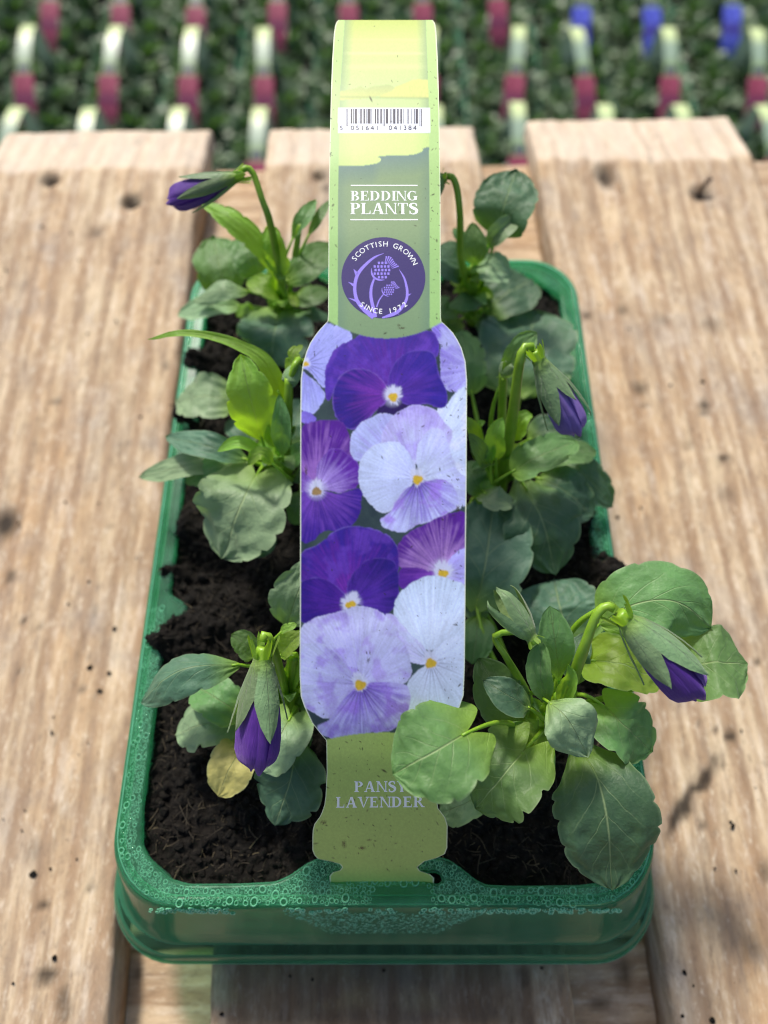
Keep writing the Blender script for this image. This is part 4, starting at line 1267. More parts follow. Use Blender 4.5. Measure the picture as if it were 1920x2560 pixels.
leaf(A2, [(1155, 700, .030), (1130, 680, .034), (1095, 655, .032)], 54, 'leaf_dark', 'ovate', seed=515)
leaf(A2, [(1170, 700, .034), (1185, 690, .038), (1195, 705, .038)], 30, 'leaf_young', 'ovate', seed=517)
leaf(A2, [(1150, 800, .012), (1120, 815, .014), (1090, 800, .012)], 60, 'leaf_young', 'ovate', seed=519)
leaf(A2, [(1190, 800, .012), (1230, 810, .014), (1260, 800, .012)], 60, 'leaf_dark', 'ovate', seed=521)
leaf(A2, [(1145, 780, .016), (1110, 770, .02), (1080, 745, .018)], 60, 'leaf', 'ovate', seed=523)
leaf(A2, [(1165, 620, .040), (1150, 590, .044), (1135, 570, .044)], 30, 'leaf', 'ovate', seed=524)
leaf(A2, [(1220, 620, .040), (1222, 600, .044), (1226, 585, .046)], 30, 'leaf_dark', 'ovate', seed=525)
stem(A2, [(1180, 805, -.002), (1178, 740, .022), (1182, 670, .040)], [.0022, .0020, .0015])
stem(A2, [(1170, 720, .030), (1152, 640, .046), (1150, 540, .062), (1142, 470, .070), (1130, 442, .073), (1118, 440, .073)], [.0014, .0013, .0012, .0011, .001, .001], 'flower_stalk')
bud(A2, (1112, 444, .073), (1060, 470, .070), 60, (1, 1, 1), ((10, 1.0, .4), (80, 1.0, .4), (-60, 1.0, .4), (160, .9, .4)), petal=False, flare=.1)

# young leaves crowding each crown
rl = random.Random(5)
for pl, (X, Y), zc, n in ((A5, (728, 1720), .016, 7), (A6, (1372, 1790), .022, 9), (A3, (700, 1130), .022, 9), (A4, (1240, 1150), .022, 9), (A1, (700, 735), .020, 9), (A2, (1178, 725), .020, 9)):
    for k in range(n):
        a = rl.uniform(0, 6.28); L = rl.uniform(38, 78); z0 = zc + rl.uniform(-.006, .006); up = rl.uniform(.002, .014)
        x0, y0 = X + 14 * math.cos(a), Y + 14 * math.sin(a)
        x1, y1 = X + L * math.cos(a), Y + L * math.sin(a) * .9 - 10
        leaf(pl, [(x0, y0, z0), ((x0 + x1) / 2, (y0 + y1) / 2 - 5, z0 + up * .75), (x1, y1, z0 + up)], rl.uniform(24, 44), rl.choice(('leaf_young', 'leaf_young', 'leaf')), rl.choice(('ovate', 'lance')), sr=.0006, cup=rl.uniform(.15, .45), nu=28, nv=11, seed=900 + k + int(X))

# ------------------------------------------------------------------ the carry label
DK = np.array([(2240, .2195), (2190, .2115), (2100, .2005), (2000, .1910), (1900, .1845), (1800, .1802), (1600, .1766), (1350, .1752), (1100, .1750), (900, .1762), (800, .1772), (600, .1802),
               (400, .1846), (300, .1880), (200, .1925), (130, .1975), (80, .2030), (52, .2090)])[::-1]
ROWS_ALL = np.arange(50, 2242, 1.0)
_d = np.interp(ROWS_ALL, DK[:, 0], DK[:, 1])
_k = np.hanning(121); _k /= _k.sum()
_ds = np.convolve(np.pad(_d, 60, mode='reflect', reflect_type='odd'), _k, 'valid')


def tag_depth(Y):
    return np.interp(Y, ROWS_ALL, _ds)


def tag_pt(X, Y, off=0.0):
    X = np.asarray(X, float); Y = np.asarray(Y, float)
    d = tag_depth(Y)
    r = (1280.0 - Y) / F
    p = np.stack([CAM[0] + (X - 960) / F * d, CAM[1] + d * (FW[1] + UP[1] * r), CAM[2] + d * (FW[2] + UP[2] * r)], -1)
    if np.any(off):
        e = 1.0
        d2 = tag_depth(Y - e); r2 = (1280.0 - (Y - e)) / F
        ty = CAM[1] + d2 * (FW[1] + UP[1] * r2) - p[..., 1]; tz = CAM[2] + d2 * (FW[2] + UP[2] * r2) - p[..., 2]
        n = np.hypot(ty, tz) + 1e-12
        p = p + off * np.stack([0 * ty, -tz / n, ty / n], -1)
    return p


EDGE_L = [(50, 846), (54, 842), (62, 838.5), (82, 835), (150, 830.5), (228, 827.5), (477, 822), (790, 820.4), (803, 819), (822, 801), (838, 788), (858, 775), (878, 766.5), (909, 757), (949, 752), (1055, 750.6), (1316, 750.2), (1688, 749),
          (1741, 752), (1767, 761), (1807, 780), (1834, 801), (1850, 815), (1856, 816), (1930, 817), (1990, 814), (2012, 811), (2030, 805), (2041, 800), (2060, 786), (2075, 782), (2093, 781), (2125, 781), (2138, 786), (2147, 795), (2154, 830),
          (2160, 850), (2168, 856), (2176, 850), (2181, 832), (2190, 824), (2240, 826)]
EDGE_R = [(50, 1081), (54, 1085), (62, 1088.5), (82, 1091), (150, 1094.5), (228, 1097), (477, 1101), (790, 1102), (803, 1103), (818, 1119), (832, 1132.6), (850, 1144), (870, 1154), (904, 1164), (949, 1167.6), (1188, 1166.5), (1449, 1164), (1661, 1162),
          (1738, 1159), (1767, 1149), (1807, 1130), (1834, 1108), (1850, 1092), (1856, 1090.5), (1982, 1089), (2021, 1095.5), (2044, 1113), (2064, 1119), (2119, 1118), (2135, 1112), (2145, 1091), (2153, 1061), (2168, 1043), (2178, 1050), (2186, 1075),
          (2195, 1085), (2240, 1083)]
EL = np.array(EDGE_L, float); ER = np.array(EDGE_R, float)

label = thing('carry_label', 'arched green printed label with purple pansy photograph and barcode, clipped to the tray', 'label')

NR, NC = 1300, 270
rows = np.concatenate([np.linspace(50, 100, 60)[:-1], np.linspace(100, 2236, NR - 59)])
fr_ = np.linspace(0, 1, NC)
Lx = np.interp(rows, EL[:, 0], EL[:, 1]); Rx = np.interp(rows, ER[:, 0], ER[:, 1])
GXp = Lx[:, None] + (Rx - Lx)[:, None] * fr_[None, :]; GYp = np.repeat(rows[:, None], NC, 1)
COLR = np.zeros((len(rows), NC, 3))


def C3(r, g, b):
    return np.array(srgb(r, g, b))


def lerp(a, b, t):
    t = np.clip(t, 0, 1)[..., None]
    return a * (1 - t) + b * t


def paint(mask, col):
    if np.ndim(col) == 1: COLR[mask] = col
    else: COLR[mask] = col[mask]


grain_ = fbm(GXp * .35, GYp * .35, 3, 2)
soft_ = fbm(GXp * .02, GYp * .02, 3, 5)
# band: light border, darker middle field
border = lerp(C3(156, 198, 124), C3(186, 216, 138), (700 - GYp) / 650)
COLR[:] = border
il = np.interp(rows, [50, 228, 477, 850], [862, 850, 845, 844.7])[:, None]; ir = np.interp(rows, [50, 228, 477, 850], [1065, 1071, 1074, 1074])[:, None]
fieldm = (GXp > il) & (GXp < ir)
xe = np.minimum(GXp - il, ir - GXp)
fcol = lerp(C3(204, 214, 138), C3(190, 214, 148), (GYp - 90) / 190)
fcol = lerp(fcol, C3(184, 200, 104), np.clip((110 - GYp) / 60, 0, 1) * .8)
lit_bands = vnoise(GYp * .09, GXp * .002, 3)
fcol = lerp(fcol, C3(226, 232, 164), np.clip(lit_bands - .55, 0, 1) * 1.6 * (GYp < 210))  # pale lines: sunlit highlights near the bend, painted into the print colour
fcol = lerp(fcol, C3(140, 168, 128), np.clip(1 - xe / 26, 0, 1) * .75)
WX = (fbm(GXp * .07, GYp * .07, 3, 61) - .5) * 3; WY = (fbm(GXp * .07, GYp * .07, 3, 62) - .5) * 3
# hills on the horizon
def poly_mask(pts, o=(0, 0), s=1.0, warp=0.0):
    P = np.array(pts, float) / s + np.array(o)
    x0, y0 = P.min(0); x1, y1 = P.max(0)
    m = np.zeros(GXp.shape, bool)
    sel = (GXp >= x0) & (GXp <= x1) & (GYp >= y0) & (GYp <= y1)
    m[sel] = inside(P, GXp[sel] + warp * WX[sel], GYp[sel] + warp * WY[sel]); return m
Z1 = ((800, 20), 4.81)
h1 = poly_mask([(235, 1000), (300, 990), (420, 965), (490, 938), (550, 975), (640, 940), (740, 930), (800, 920), (850, 925), (900, 960), (860, 1000), (700, 1060), (500, 1090), (235, 1110)], *Z1)
h2 = poly_mask([(700, 1080), (760, 1020), (900, 950), (1020, 905), (1120, 860), (1200, 855), (1310, 865), (1310, 1080)], *Z1)
fcol = np.where(h2[..., None], lerp(C3(224, 224, 140), C3(190, 200, 120), grain_), fcol)
fcol = np.where(h1[..., None], lerp(C3(178, 194, 132), C3(198, 206, 130), (GYp - 210) / 30), fcol)
fcol = lerp(fcol, C3(150, 172, 110), np.exp(-((GYp - (244 + (GXp - 960) * .015)) / 3.0) ** 2) * .55)
below = GYp > 334
fcol = np.where(below[..., None], lerp(C3(206, 228, 142), C3(188, 214, 132), np.clip(1 - xe / 40, 0, 1)), fcol)
wave_ = poly_mask([(200, 1893), (330, 1899), (500, 1897), (620, 1882), (690, 1866), (730, 1840), (734, 1815), (715, 1797), (678, 1790), (740, 1780), (870, 1772), (1000, 1770), (1090, 1768), (1160, 1755), (1225, 1728), (1243, 1708),
                   (1230, 1692), (1270, 1678), (1330, 1668), (1330, 4200), (200, 4200)], *Z1)
wtop = np.interp(GXp, [845, 930, 952, 1040, 1074], [414, 412, 392, 386, 368])
wcol = lerp(C3(104, 134, 128), C3(138, 162, 120), (GYp - wtop) / 55)
wcol = lerp(wcol, C3(126, 154, 116), (GYp - 560) / 150)
wcol = lerp(wcol, C3(96, 130, 118), np.clip(1 - xe / 30, 0, 1) * .45)
fcol = np.where(wave_[..., None], wcol, fcol)
paint(fieldm, fcol)
bc = (GXp > 845) & (GXp < 1075.4) & (GYp > 269.5) & (GYp < 331)
paint(bc, C3(232, 238, 250))
# photograph field
ptop = 846 - ((GXp - 966) / 145.0) ** 2 * 44
pbot = 1831 + ((GXp - 960) / 140.0) ** 2 * 17
photo = (GYp > ptop) & (GYp < pbot) & (GYp > 800)
pcol = lerp(C3(40, 52, 62), C3(70, 88, 84), fbm(GXp * .03, GYp * .03, 3, 8))
PH = pcol.copy()
O3 = ((740, 790), 3.77); O4 = ((740, 1290), 3.77)


def petal_p(pts, o, cen, ca, cb, cc=None, rim=None, streak=(), sl=150, seed=0, mott=0.25, white=0.0):
    """a printed petal: outline, colour near the eye ca -> rim cb; fine veins run from the eye"""
    m = poly_mask(pts, *o, warp=2.6)
    if not m.any(): return
    cx = cen[0] / o[1] + o[0][0]; cy = cen[1] / o[1] + o[0][1]
    dx = GXp - cx; dy = GYp - cy; r = np.hypot(dx, dy); a = np.arctan2(dy, dx)
    rm = r[m].max()
    t = r / rm
    ray_n = vnoise(a * 26 + seed, r * .02, seed) * .6 + vnoise(a * 60 + seed, r * .035, seed + 1) * .4
    bl = fbm(GXp * .035 + seed, GYp * .035, 3, seed + 3)
    col = lerp(C3(*ca), C3(*cb), t * 1.15 + (ray_n - .5) * 1.0 + (bl - .5) * mott * 2)
    if cc is not None:
        col = lerp(col, C3(*cc), np.clip((bl - .5) * 5, 0, 1) * .75)
    fold_ = fbm(GXp * .016 + seed * 3.1, GYp * .016 + a * 1.3, 3, seed + 7); col = col * (0.90 + .2 * grain_)[..., None] * (0.78 + .44 * fold_)[..., None] * (0.86 + .28 * vnoise(a * 80 + seed, r * .02, seed + 2))[..., None]
    for (ang, wid, L) in streak:
        aa = math.radians(ang); da = np.abs((a - aa + math.pi) % (2 * math.pi) - math.pi)
        w = wid / np.maximum(r, 6)
        s = np.clip(1 - da / w, 0, 1) * np.clip(1.2 - r / L, 0, 1) * np.clip((r - 10) / 8, 0, 1)
        col = lerp(col, C3(48, 34, 100), s * .85)
    if white:
        col = lerp(col, C3(214, 214, 245), np.clip(1 - r / white, 0, 1) * .9)
    if rim is not None:
        P = np.array(pts, float) / o[1] + np.array(o[0])
        dmin = np.full(GXp.shape, 1e9)
        x0, y0 = P.min(0) - 6; x1, y1 = P.max(0) + 6
        sel = m
        gx, gy = GXp[sel], GYp[sel]; dd = np.full(gx.shape, 1e9)
        for i in range(len(P)):
            ax, ay = P[i]; bx, by = P[(i + 1) % len(P)]
            vx, vy = bx - ax, by - ay; tt = np.clip(((gx - ax) * vx + (gy - ay) * vy) / (vx * vx + vy * vy + 1e-9), 0, 1)
            dd = np.minimum(dd, np.hypot(gx - ax - tt * vx, gy - ay - tt * vy))
        dmin[sel] = dd
        col = lerp(col, C3(*rim), np.clip(1 - dmin / 3.2, 0, 1) * .5)
        # slight tone falling towards the outline
        col = col * (1 - .08 * np.exp(-dmin / 9))[..., None]
    PH[m] = col[m]


def smooth_poly(pts, n=3):
    P = np.array(pts, float)
    for _ in range(2):
        Q = np.roll(P, -1, 0); P = np.stack([.75 * P + .25 * Q, .25 * P + .75 * Q], 1).reshape(-1, 2)
    return P


def PP(pts, *a, **k):
    petal_p(smooth_poly(pts), *a, **k)


LAV1, LAV2, LAVW = (206, 208, 252), (150, 142, 232), (226, 232, 255)
PUR1, PUR2 = (112, 50, 168), (58, 30, 140)
# top left lavender flower
PP([(20, 340), (110, 120), (280, 50), (370, 90), (390, 280), (350, 420), (310, 660), (240, 680), (120, 500), (20, 480)], O3, (95, 450), (168, 168, 244), (172, 176, 246), rim=(200, 205, 255), streak=[(-40, 2, 60), (-20, 2, 60), (0, 2, 70), (20, 2, 75), (35, 2, 75), (50, 2, 70), (65, 2, 60)], seed=3)
PP([(350, 70), (430, 90), (540, 180), (510, 250), (390, 310), (355, 200)], O3, (95, 450), (160, 160, 240), (176, 178, 248), seed=4)
PP([(20, 480), (130, 570), (250, 680), (285, 780), (200, 890), (170, 930), (20, 900)], O3, (95, 450), (140, 136, 226), (176, 180, 246), rim=(205, 210, 255), seed=5)
PP([(20, 890), (140, 900), (220, 1000), (20, 1030)], O3, (20, 1000), (140, 120, 220), (120, 100, 205), seed=6)
# right lavender pieces
PP([(1260, 110), (1370, 40), (1490, 150), (1580, 290), (1650, 450), (1650, 660), (1480, 730), (1410, 690), (1345, 580), (1370, 440), (1345, 350), (1370, 280), (1320, 220)], O3, (1700, 500), (186, 182, 248), (140, 118, 222), cc=(196, 200, 250), rim=(190, 190, 250), seed=7)
PP([(1650, 620), (1650, 1800), (1380, 1830), (1280, 900), (1430, 840), (1490, 715)], O3, (1145, 1540), (206, 214, 250), (208, 220, 250), cc=(224, 226, 252), seed=8, mott=.1)
# top dark purple flower
PP([(280, 480), (350, 310), (480, 250), (620, 160), (900, 170), (1270, 110), (1350, 240), (1350, 340), (1300, 420), (1040, 500), (900, 660), (800, 640), (600, 600), (450, 640), (350, 700), (330, 810), (270, 780), (270, 640)], O3, (910, 720), (98, 42, 156), (72, 44, 160), cc=(104, 62, 182), rim=(128, 92, 205), seed=11)
PP([(760, 880), (850, 780), (960, 790), (1150, 820), (1200, 860), (950, 930), (760, 960)], O3, (910, 760), (50, 26, 100), (34, 20, 72), seed=12, white=30)
PP([(345, 700), (400, 580), (500, 500), (620, 490), (740, 530), (840, 630), (885, 730), (850, 810), (760, 890), (640, 1010), (540, 1075), (470, 1060), (380, 970), (345, 850)], O3, (900, 740), (120, 52, 172), (52, 32, 138), rim=(150, 120, 222), streak=[(190, 2, 55), (175, 2, 60), (160, 2, 60), (205, 2, 50), (148, 2, 50)], seed=13, white=26)
PP([(850, 650), (890, 510), (950, 410), (1040, 340), (1150, 320), (1290, 330), (1335, 440), (1340, 560), (1410, 660), (1435, 770), (1410, 870), (1330, 870), (1230, 815), (1130, 850), (1010, 830), (930, 750)], O3, (910, 740), (96, 52, 172), (52, 34, 144), rim=(130, 100, 210), streak=[(-60, 2, 60), (-48, 2, 65), (-36, 2, 65), (-24, 2, 60), (-10, 2, 55), (5, 2, 50)], seed=14, white=28)
# left magenta purple flower
PP([(20, 1020), (220, 980), (400, 975), (500, 1070), (520, 1180), (525, 1330), (600, 1380), (500, 1500), (300, 1560), (20, 1560)], O3, (195, 1640), (178, 128, 214), (84, 32, 142), rim=(110, 60, 170), seed=21)
PP([(200, 1640), (180, 1480), (240, 1320), (340, 1240), (430, 1250), (520, 1330), (600, 1390), (600, 1610), (500, 1640), (440, 1680), (330, 1650)], O3, (195, 1640), (186, 160, 235), (96, 42, 160), rim=(150, 110, 215), streak=[(-50, 1.6, 50), (-35, 1.6, 55), (-22, 1.6, 60), (-10, 1.6, 60)], seed=22, white=34)
PP([(20, 1460), (120, 1480), (190, 1630), (120, 1690), (20, 1660)], O3, (195, 1640), (190, 170, 238), (116, 62, 176), seed=23, white=34)
PP([(20, 1650), (150, 1660), (270, 1650), (440, 1690), (600, 1600), (640, 1690), (575, 1960), (380, 2040), (250, 2010), (180, 2120), (20, 2160)], O3, (195, 1640), (122, 74, 186), (60, 32, 142), streak=[(100, 2, 75), (85, 2, 75), (70, 2, 80), (55, 2, 80), (40, 2, 75), (115, 2, 70), (25, 2, 60)], seed=24, white=30)
# big light flower
PP([(510, 1130), (600, 1010), (740, 935), (900, 905), (1000, 1000), (1000, 1200), (700, 1330), (600, 1390), (510, 1330)], O3, (1145, 1540), (170, 150, 236), (190, 196, 250), rim=(216, 214, 255), seed=31)
PP([(800, 1250), (820, 1050), (930, 920), (1080, 840), (1200, 835), (1340, 900), (1420, 1020), (1500, 1150), (1300, 1400), (1000, 1400)], O3, (1145, 1540), (206, 212, 250), (196, 184, 250), cc=(178, 160, 240), rim=(216, 214, 255), seed=32)
PP([(1120, 1250), (1250, 1055), (1400, 1070), (1450, 1250), (1520, 1470), (1650, 1540), (1650, 1790), (1480, 1800), (1300, 1560), (1150, 1540)], O3, (1145, 1540), (212, 222, 252), (198, 200, 250), rim=(220, 224, 255), streak=[(-38, 1.7, 45), (-22, 1.7, 50)], seed=33)
PP([(580, 1480), (600, 1370), (650, 1280), (800, 1185), (1000, 1175), (1140, 1420), (1110, 1560), (970, 1720), (870, 1870), (750, 1830), (650, 1720), (600, 1620)], O3, (1145, 1540), (198, 204, 250), (206, 216, 252), rim=(224, 226, 255), streak=[(200, 1.7, 50), (215, 1.7, 45), (184, 1.7, 45), (232, 1.7, 40)], seed=34, mott=.15)
PP([(870, 1880), (960, 1710), (1080, 1580), (1200, 1560), (1400, 1520), (1520, 1640), (1560, 1800), (1290, 1930), (1150, 1960), (1050, 2040), (930, 2040), (820, 1990), (770, 1910)], O3, (1145, 1540), (128, 96, 208), (198, 202, 250), cc=(160, 120, 226), rim=(214, 214, 255), streak=[(128, 2, 85), (115, 2, 88), (102, 2, 88), (90, 2, 88), (78, 2, 85), (65, 2, 85), (52, 2, 80), (38, 2, 75), (24, 2, 60), (8, 2, 60)], seed=35)
# lower dark purple flower
PP([(20, 340), (190, 285), (280, 200), (400, 120), (540, 85), (720, 115), (880, 180), (955, 280), (985, 380), (960, 600), (700, 700), (480, 790), (240, 700), (20, 640)], O4, (515, 800), (110, 44, 160), (56, 34, 144), cc=(98, 58, 172), rim=(150, 130, 225), seed=41)
PP([(20, 630), (110, 585), (240, 575), (350, 625), (460, 735), (520, 810), (450, 900), (380, 940), (200, 980), (20, 1040)], O4, (515, 830), (88, 40, 158), (52, 26, 132), rim=(140, 110, 215), streak=[(195, 2, 55), (180, 2, 60), (168, 2, 55)], seed=42, white=30)
PP([(465, 740), (500, 590), (580, 480), (680, 400), (850, 390), (955, 440), (985, 690), (925, 890), (830, 940), (700, 860), (600, 850), (540, 800)], O4, (515, 830), (92, 50, 170), (44, 28, 122), cc=(72, 34, 150), rim=(120, 86, 200), streak=[(-62, 2, 55), (-48, 2, 60), (-34, 2, 60), (-20, 2, 55)], seed=43, white=34)
# right magenta flower
PP([(945, 260), (1050, 170), (1250, 50), (1400, -10), (1650, -80), (1650, 420), (1450, 500), (1300, 560), (1100, 520), (970, 500), (970, 380)], O4, (1385, 540), (196, 150, 224), (92, 38, 150), rim=(120, 70, 180), streak=[(220, 1.8, 70), (205, 1.8, 75), (235, 1.8, 60), (192, 1.8, 70)], seed=51, white=44)
PP([(955, 500), (1100, 480), (1290, 520), (1390, 545), (1250, 590), (1150, 640), (980, 720)], O4, (1385, 540), (140, 76, 186), (90, 40, 150), seed=52, white=30)
PP([(1380, 540), (1430, 430), (1500, 340), (1650, 260), (1650, 680), (1480, 610)], O4, (1385, 540), (178, 160, 240), (186, 184, 248), streak=[(-30, 1.7, 50), (-14, 1.7, 55), (2, 1.7, 55), (16, 1.7, 50)], seed=53, white=40)
# pale flower low at the side
PP([(905, 880), (960, 730), (1080, 630), (1250, 545), (1400, 570), (1650, 660), (1650, 1180), (1300, 1300), (1000, 1180)], O4, (1270, 1380), (216, 224, 250), (210, 224, 252), rim=(226, 232, 255), seed=61, mott=.08)
PP([(800, 950), (900, 900), (1050, 1080), (1300, 1330), (1250, 1420), (1000, 1350), (850, 1150)], O4, (1270, 1380), (214, 216, 248), (196, 186, 246), cc=(206, 214, 246), streak=[(222, 1.5, 70), (235, 1.5, 60), (212, 1.5, 60)], seed=62)
PP([(1270, 1380), (1300, 1250), (1450, 1130), (1650, 1120), (1650, 1700), (1560, 1810), (1300, 1900), (1050, 1950), (1000, 1700), (1080, 1500)], O4, (1270, 1380), (216, 222, 250), (212, 224, 250), rim=(220, 226, 250), streak=[(92, 1.6, 90), (80, 1.6, 85), (66, 1.6, 85), (104, 1.6, 80), (50, 1.6, 60), (22, 1.6, 70), (5, 1.6, 60), (-15, 1.6, 50), (118, 1.6, 60)], seed=63, mott=.08)
# mottled flower, bottom
PP([(20, 1050), (200, 950), (380, 910), (530, 850), (650, 845), (840, 915), (1010, 1110), (900, 1400), (500, 1560), (200, 1300), (20, 1300)], O4, (605, 1590), (190, 182, 244), (206, 206, 248), cc=(170, 146, 232), rim=(216, 216, 250), seed=71)
PP([(20, 1200), (250, 1190), (400, 1300), (590, 1560), (560, 1640), (400, 1800), (310, 1930), (150, 1850), (70, 1790), (20, 1640)], O4, (605, 1590), (188, 180, 244), (204, 206, 248), cc=(166, 140, 230), rim=(218, 218, 252), streak=[(200, 1.6, 60), (185, 1.6, 55), (215, 1.6, 60)], seed=72)
PP([(590, 1560), (580, 1300), (640, 1130), (780, 1070), (950, 1110), (1080, 1280), (1100, 1570), (800, 1600)], O4, (605, 1590), (200, 196, 248), (204, 204, 248), cc=(182, 160, 236), rim=(216, 216, 252), streak=[(-60, 1.8, 45), (-45, 1.8, 45)], seed=73)
PP([(300, 1940), (390, 1790), (540, 1620), (680, 1560), (900, 1560), (1090, 1590), (1070, 1900), (920, 2030), (620, 2055), (340, 2110), (220, 2060), (195, 1965)], O4, (605, 1590), (120, 84, 200), (196, 190, 246), cc=(150, 112, 220), rim=(206, 204, 250), streak=[(128, 2, 85), (116, 2, 88), (103, 2, 88), (90, 2, 88), (77, 2, 88), (64, 2, 88), (51, 2, 85), (36, 2, 80), (22, 2, 70)], seed=74)
# flower eyes
PH0 = PH.copy()
for (cx, cy, rr, o, wr) in ((95, 450, 28, O3, 1.4), (915, 762, 46, O3, 1.5), (195, 1650, 46, O3, 1.4), (1146, 1538, 48, O3, 1.35), (520, 838, 50, O4, 1.5), (1385, 545, 50, O4, 1.5), (1270, 1385, 54, O4, 1.3), (605, 1590, 54, O4, 1.3)):
    X0 = cx / o[1] + o[0][0]; Y0 = cy / o[1] + o[0][1]; R = rr / o[1]
    ang = np.arctan2(GYp - Y0, GXp - X0); d = np.hypot(GXp - X0, (GYp - Y0) * (1 + .25 * (GYp < Y0)))
    wob = 1 + .12 * np.sin(ang * 3 + cx) + .25 * vnoise(ang * 8 + cx, d * 0, 3)
    d2 = np.hypot(GXp - X0, (GYp - (Y0 - R * .55)) * .85)
    PH = lerp(PH, C3(214, 216, 242), np.clip((R * wr * 1.05 * (wob + .5 * (vnoise(ang * 14 + cy, d * 0, 5) - .5)) - d2) / 5.0, 0, 1) * .85)
    yc = C3(214, 176, 52) if cx != 195 else C3(160, 130, 86)
    PH = lerp(PH, yc * (0.85 + .3 * grain_)[..., None], np.clip((R * wob * .92 - d) / 1.5, 0, 1))
# pale flowers lie over the eyes of the ones behind them
m_ = poly_mask(smooth_poly([(905, 880), (960, 730), (1080, 630), (1250, 548), (1400, 572), (1650, 660), (1650, 900), (950, 1000)]), *O4)
PH[m_] = PH0[m_]
m_ = poly_mask(smooth_poly([(380, 912), (530, 850), (650, 848), (840, 918), (800, 1000), (500, 1000)]), *O4)
PH[m_] = PH0[m_]
PH = PH * np.array([0.93, 0.97, 1.0])
paint(photo, PH)
# lower foot
foot = (GYp >= pbot) & (GYp > 1700)
paint(foot, lerp(C3(176, 200, 108), C3(166, 194, 104), (GYp - 1900) / 250) * (0.92 + .16 * grain_)[..., None])
# white cut edge
ew = np.minimum(GXp - Lx[:, None], Rx[:, None] - GXp)
paint((ew < 2.0), C3(226, 236, 206))
for ax in (0, 1):
    COLR = .25 * np.roll(COLR, 1, ax) + .5 * COLR + .25 * np.roll(COLR, -1, ax)
# paper grain and splashes of dirt
COLR *= (0.94 + .12 * grain_)[..., None]
rs = np.random.default_rng(5)
ndirt = 430
for k in range(ndirt):
    if k < 150: Y0 = rs.uniform(1850, 2180); X0 = rs.uniform(785, 1115)
    elif k < 230: Y0 = rs.uniform(850, 1800); X0 = rs.uniform(1100, 1166)
    elif k < 300: Y0 = rs.uniform(150, 830); X0 = rs.choice([rs.uniform(822, 842), rs.uniform(1076, 1100)])
    else: Y0 = rs.uniform(60, 1830); X0 = rs.uniform(760, 1160)
    r0 = rs.choice([.8, 1.0, 1.3, 1.8, 2.6], p=[.3, .3, .25, .12, .03]) ; a = rs.uniform(0, 3.14); el = rs.uniform(1, 3.2)
    i0, i1 = np.searchsorted(rows, [Y0 - 12, Y0 + 12])
    dx = GXp[i0:i1] - X0; dy = GYp[i0:i1] - Y0
    u_ = dx * math.cos(a) + dy * math.sin(a); v_ = -dx * math.sin(a) + dy * math.cos(a)
    s = np.clip(1.4 - np.hypot(u_ / (r0 * el), v_ / r0), 0, 1)
    COLR[i0:i1] = lerp(COLR[i0:i1], C3(52, 46, 32), s * rs.uniform(.5, .95))
for (X0, Y0, rx, ry) in ((1005, 820, 9, 3), (998, 813, 4, 4), (921, 1650, 5, 7), (925, 1632, 2, 5), (808, 2056, 8, 6), (923, 2100, 6, 3), (860, 2110, 7, 9), (905, 2120, 9, 5), (765, 1180, 4, 16), (1145, 1270, 5, 8), (1000, 530, 3, 3)):
    d = np.hypot((GXp - X0) / rx, (GYp - Y0) / ry) + (fbm(GXp * .5, GYp * .5, 2, 4) - .5) * 1.4
    COLR = lerp(COLR, C3(66, 52, 34), np.clip(1.15 - d, 0, 1) * .85)

P3 = tag_pt(GXp, GYp)
# the band goes on behind the bend and down to the clip at the far end
e0 = P3[0, 0]; e1 = P3[0, -1]
back = []
by = [(0.0, 0.0), (.0045, -.0036), (.0085, -.0088), (.0115, -.0155), (.0132, -.024), (.0136, -.040), (.0132, -.060), (.0122, -.085), (.0115, -.1115)]
yb, zb = e0[1], e0[2]
bk = catmull([(0, yb + a, zb + b) for a, b in by], 40)[1:]
nb = len(bk)
wd = np.interp(np.linspace(0, 1, nb), [0, .5, .8, 1], [1.0, 1.05, 1.25, 1.3])
xc = (e0[0] + e1[0]) / 2; hw_ = (e1[0] - e0[0]) / 2
PB = np.zeros((nb, NC, 3)); PB[:, :, 0] = xc + (fr_[None, :] * 2 - 1) * hw_ * wd[:, None]; PB[:, :, 1] = bk[:, 1:2]; PB[:, :, 2] = bk[:, 2:3]
ALLP = np.concatenate([PB[::-1], P3]); ALLC = np.concatenate([np.repeat(COLR[:1], nb, 0), COLR])
fcs = grid_faces(len(ALLP), NC)
tm = mesh_np('printed_sheet', ALLP.reshape(-1, 3), fcs)
ca = tm.color_attributes.new('Col', 'FLOAT_COLOR', 'POINT')
ca.data.foreach_set('color', np.concatenate([ALLC.reshape(-1, 3), np.ones((ALLC.shape[0] * NC, 1))], 1).astype(np.float32).ravel())
obj('printed_sheet', tm, M['print'], label)
LABEL_CURVE = np.concatenate([bk[::-1][:, 1:], P3[:, NC // 2, 1:]])[::-1]      # y,z from the front clip over to the back


# lettering, bars and emblem as thin ink on the sheet
def ink(name, polys, mat, off=0.00003, sub=6.0):
    """polys: list of convex quads / strips in photo pixels, laid on the curved sheet"""
    mb = MB()
    for P in polys:
        P = np.asarray(P, float)
        mb.add(tag_pt(P[:, 0], P[:, 1], off), [tuple(range(len(P)))])
    return obj(name, mb.mesh(name, False), mat, label)


def strip(pts, w, n=None):
    """stroke of varying width -> quads"""
    n = n or max(2, len(pts) * 5)
    P = catmull([(p[0], p[1], 0) for p in pts], n)[:, :2]
    ww = np.interp(np.linspace(0, 1, n), np.linspace(0, 1, len(w)), w) / 2
    T = norm(np.gradient(P, axis=0)); N_ = np.stack([-T[:, 1], T[:, 0]], -1)
    a = P + N_ * ww[:, None]; b = P - N_ * ww[:, None]
    return [np.array([a[i], a[i + 1], b[i + 1], b[i]]) for i in range(n - 1)]


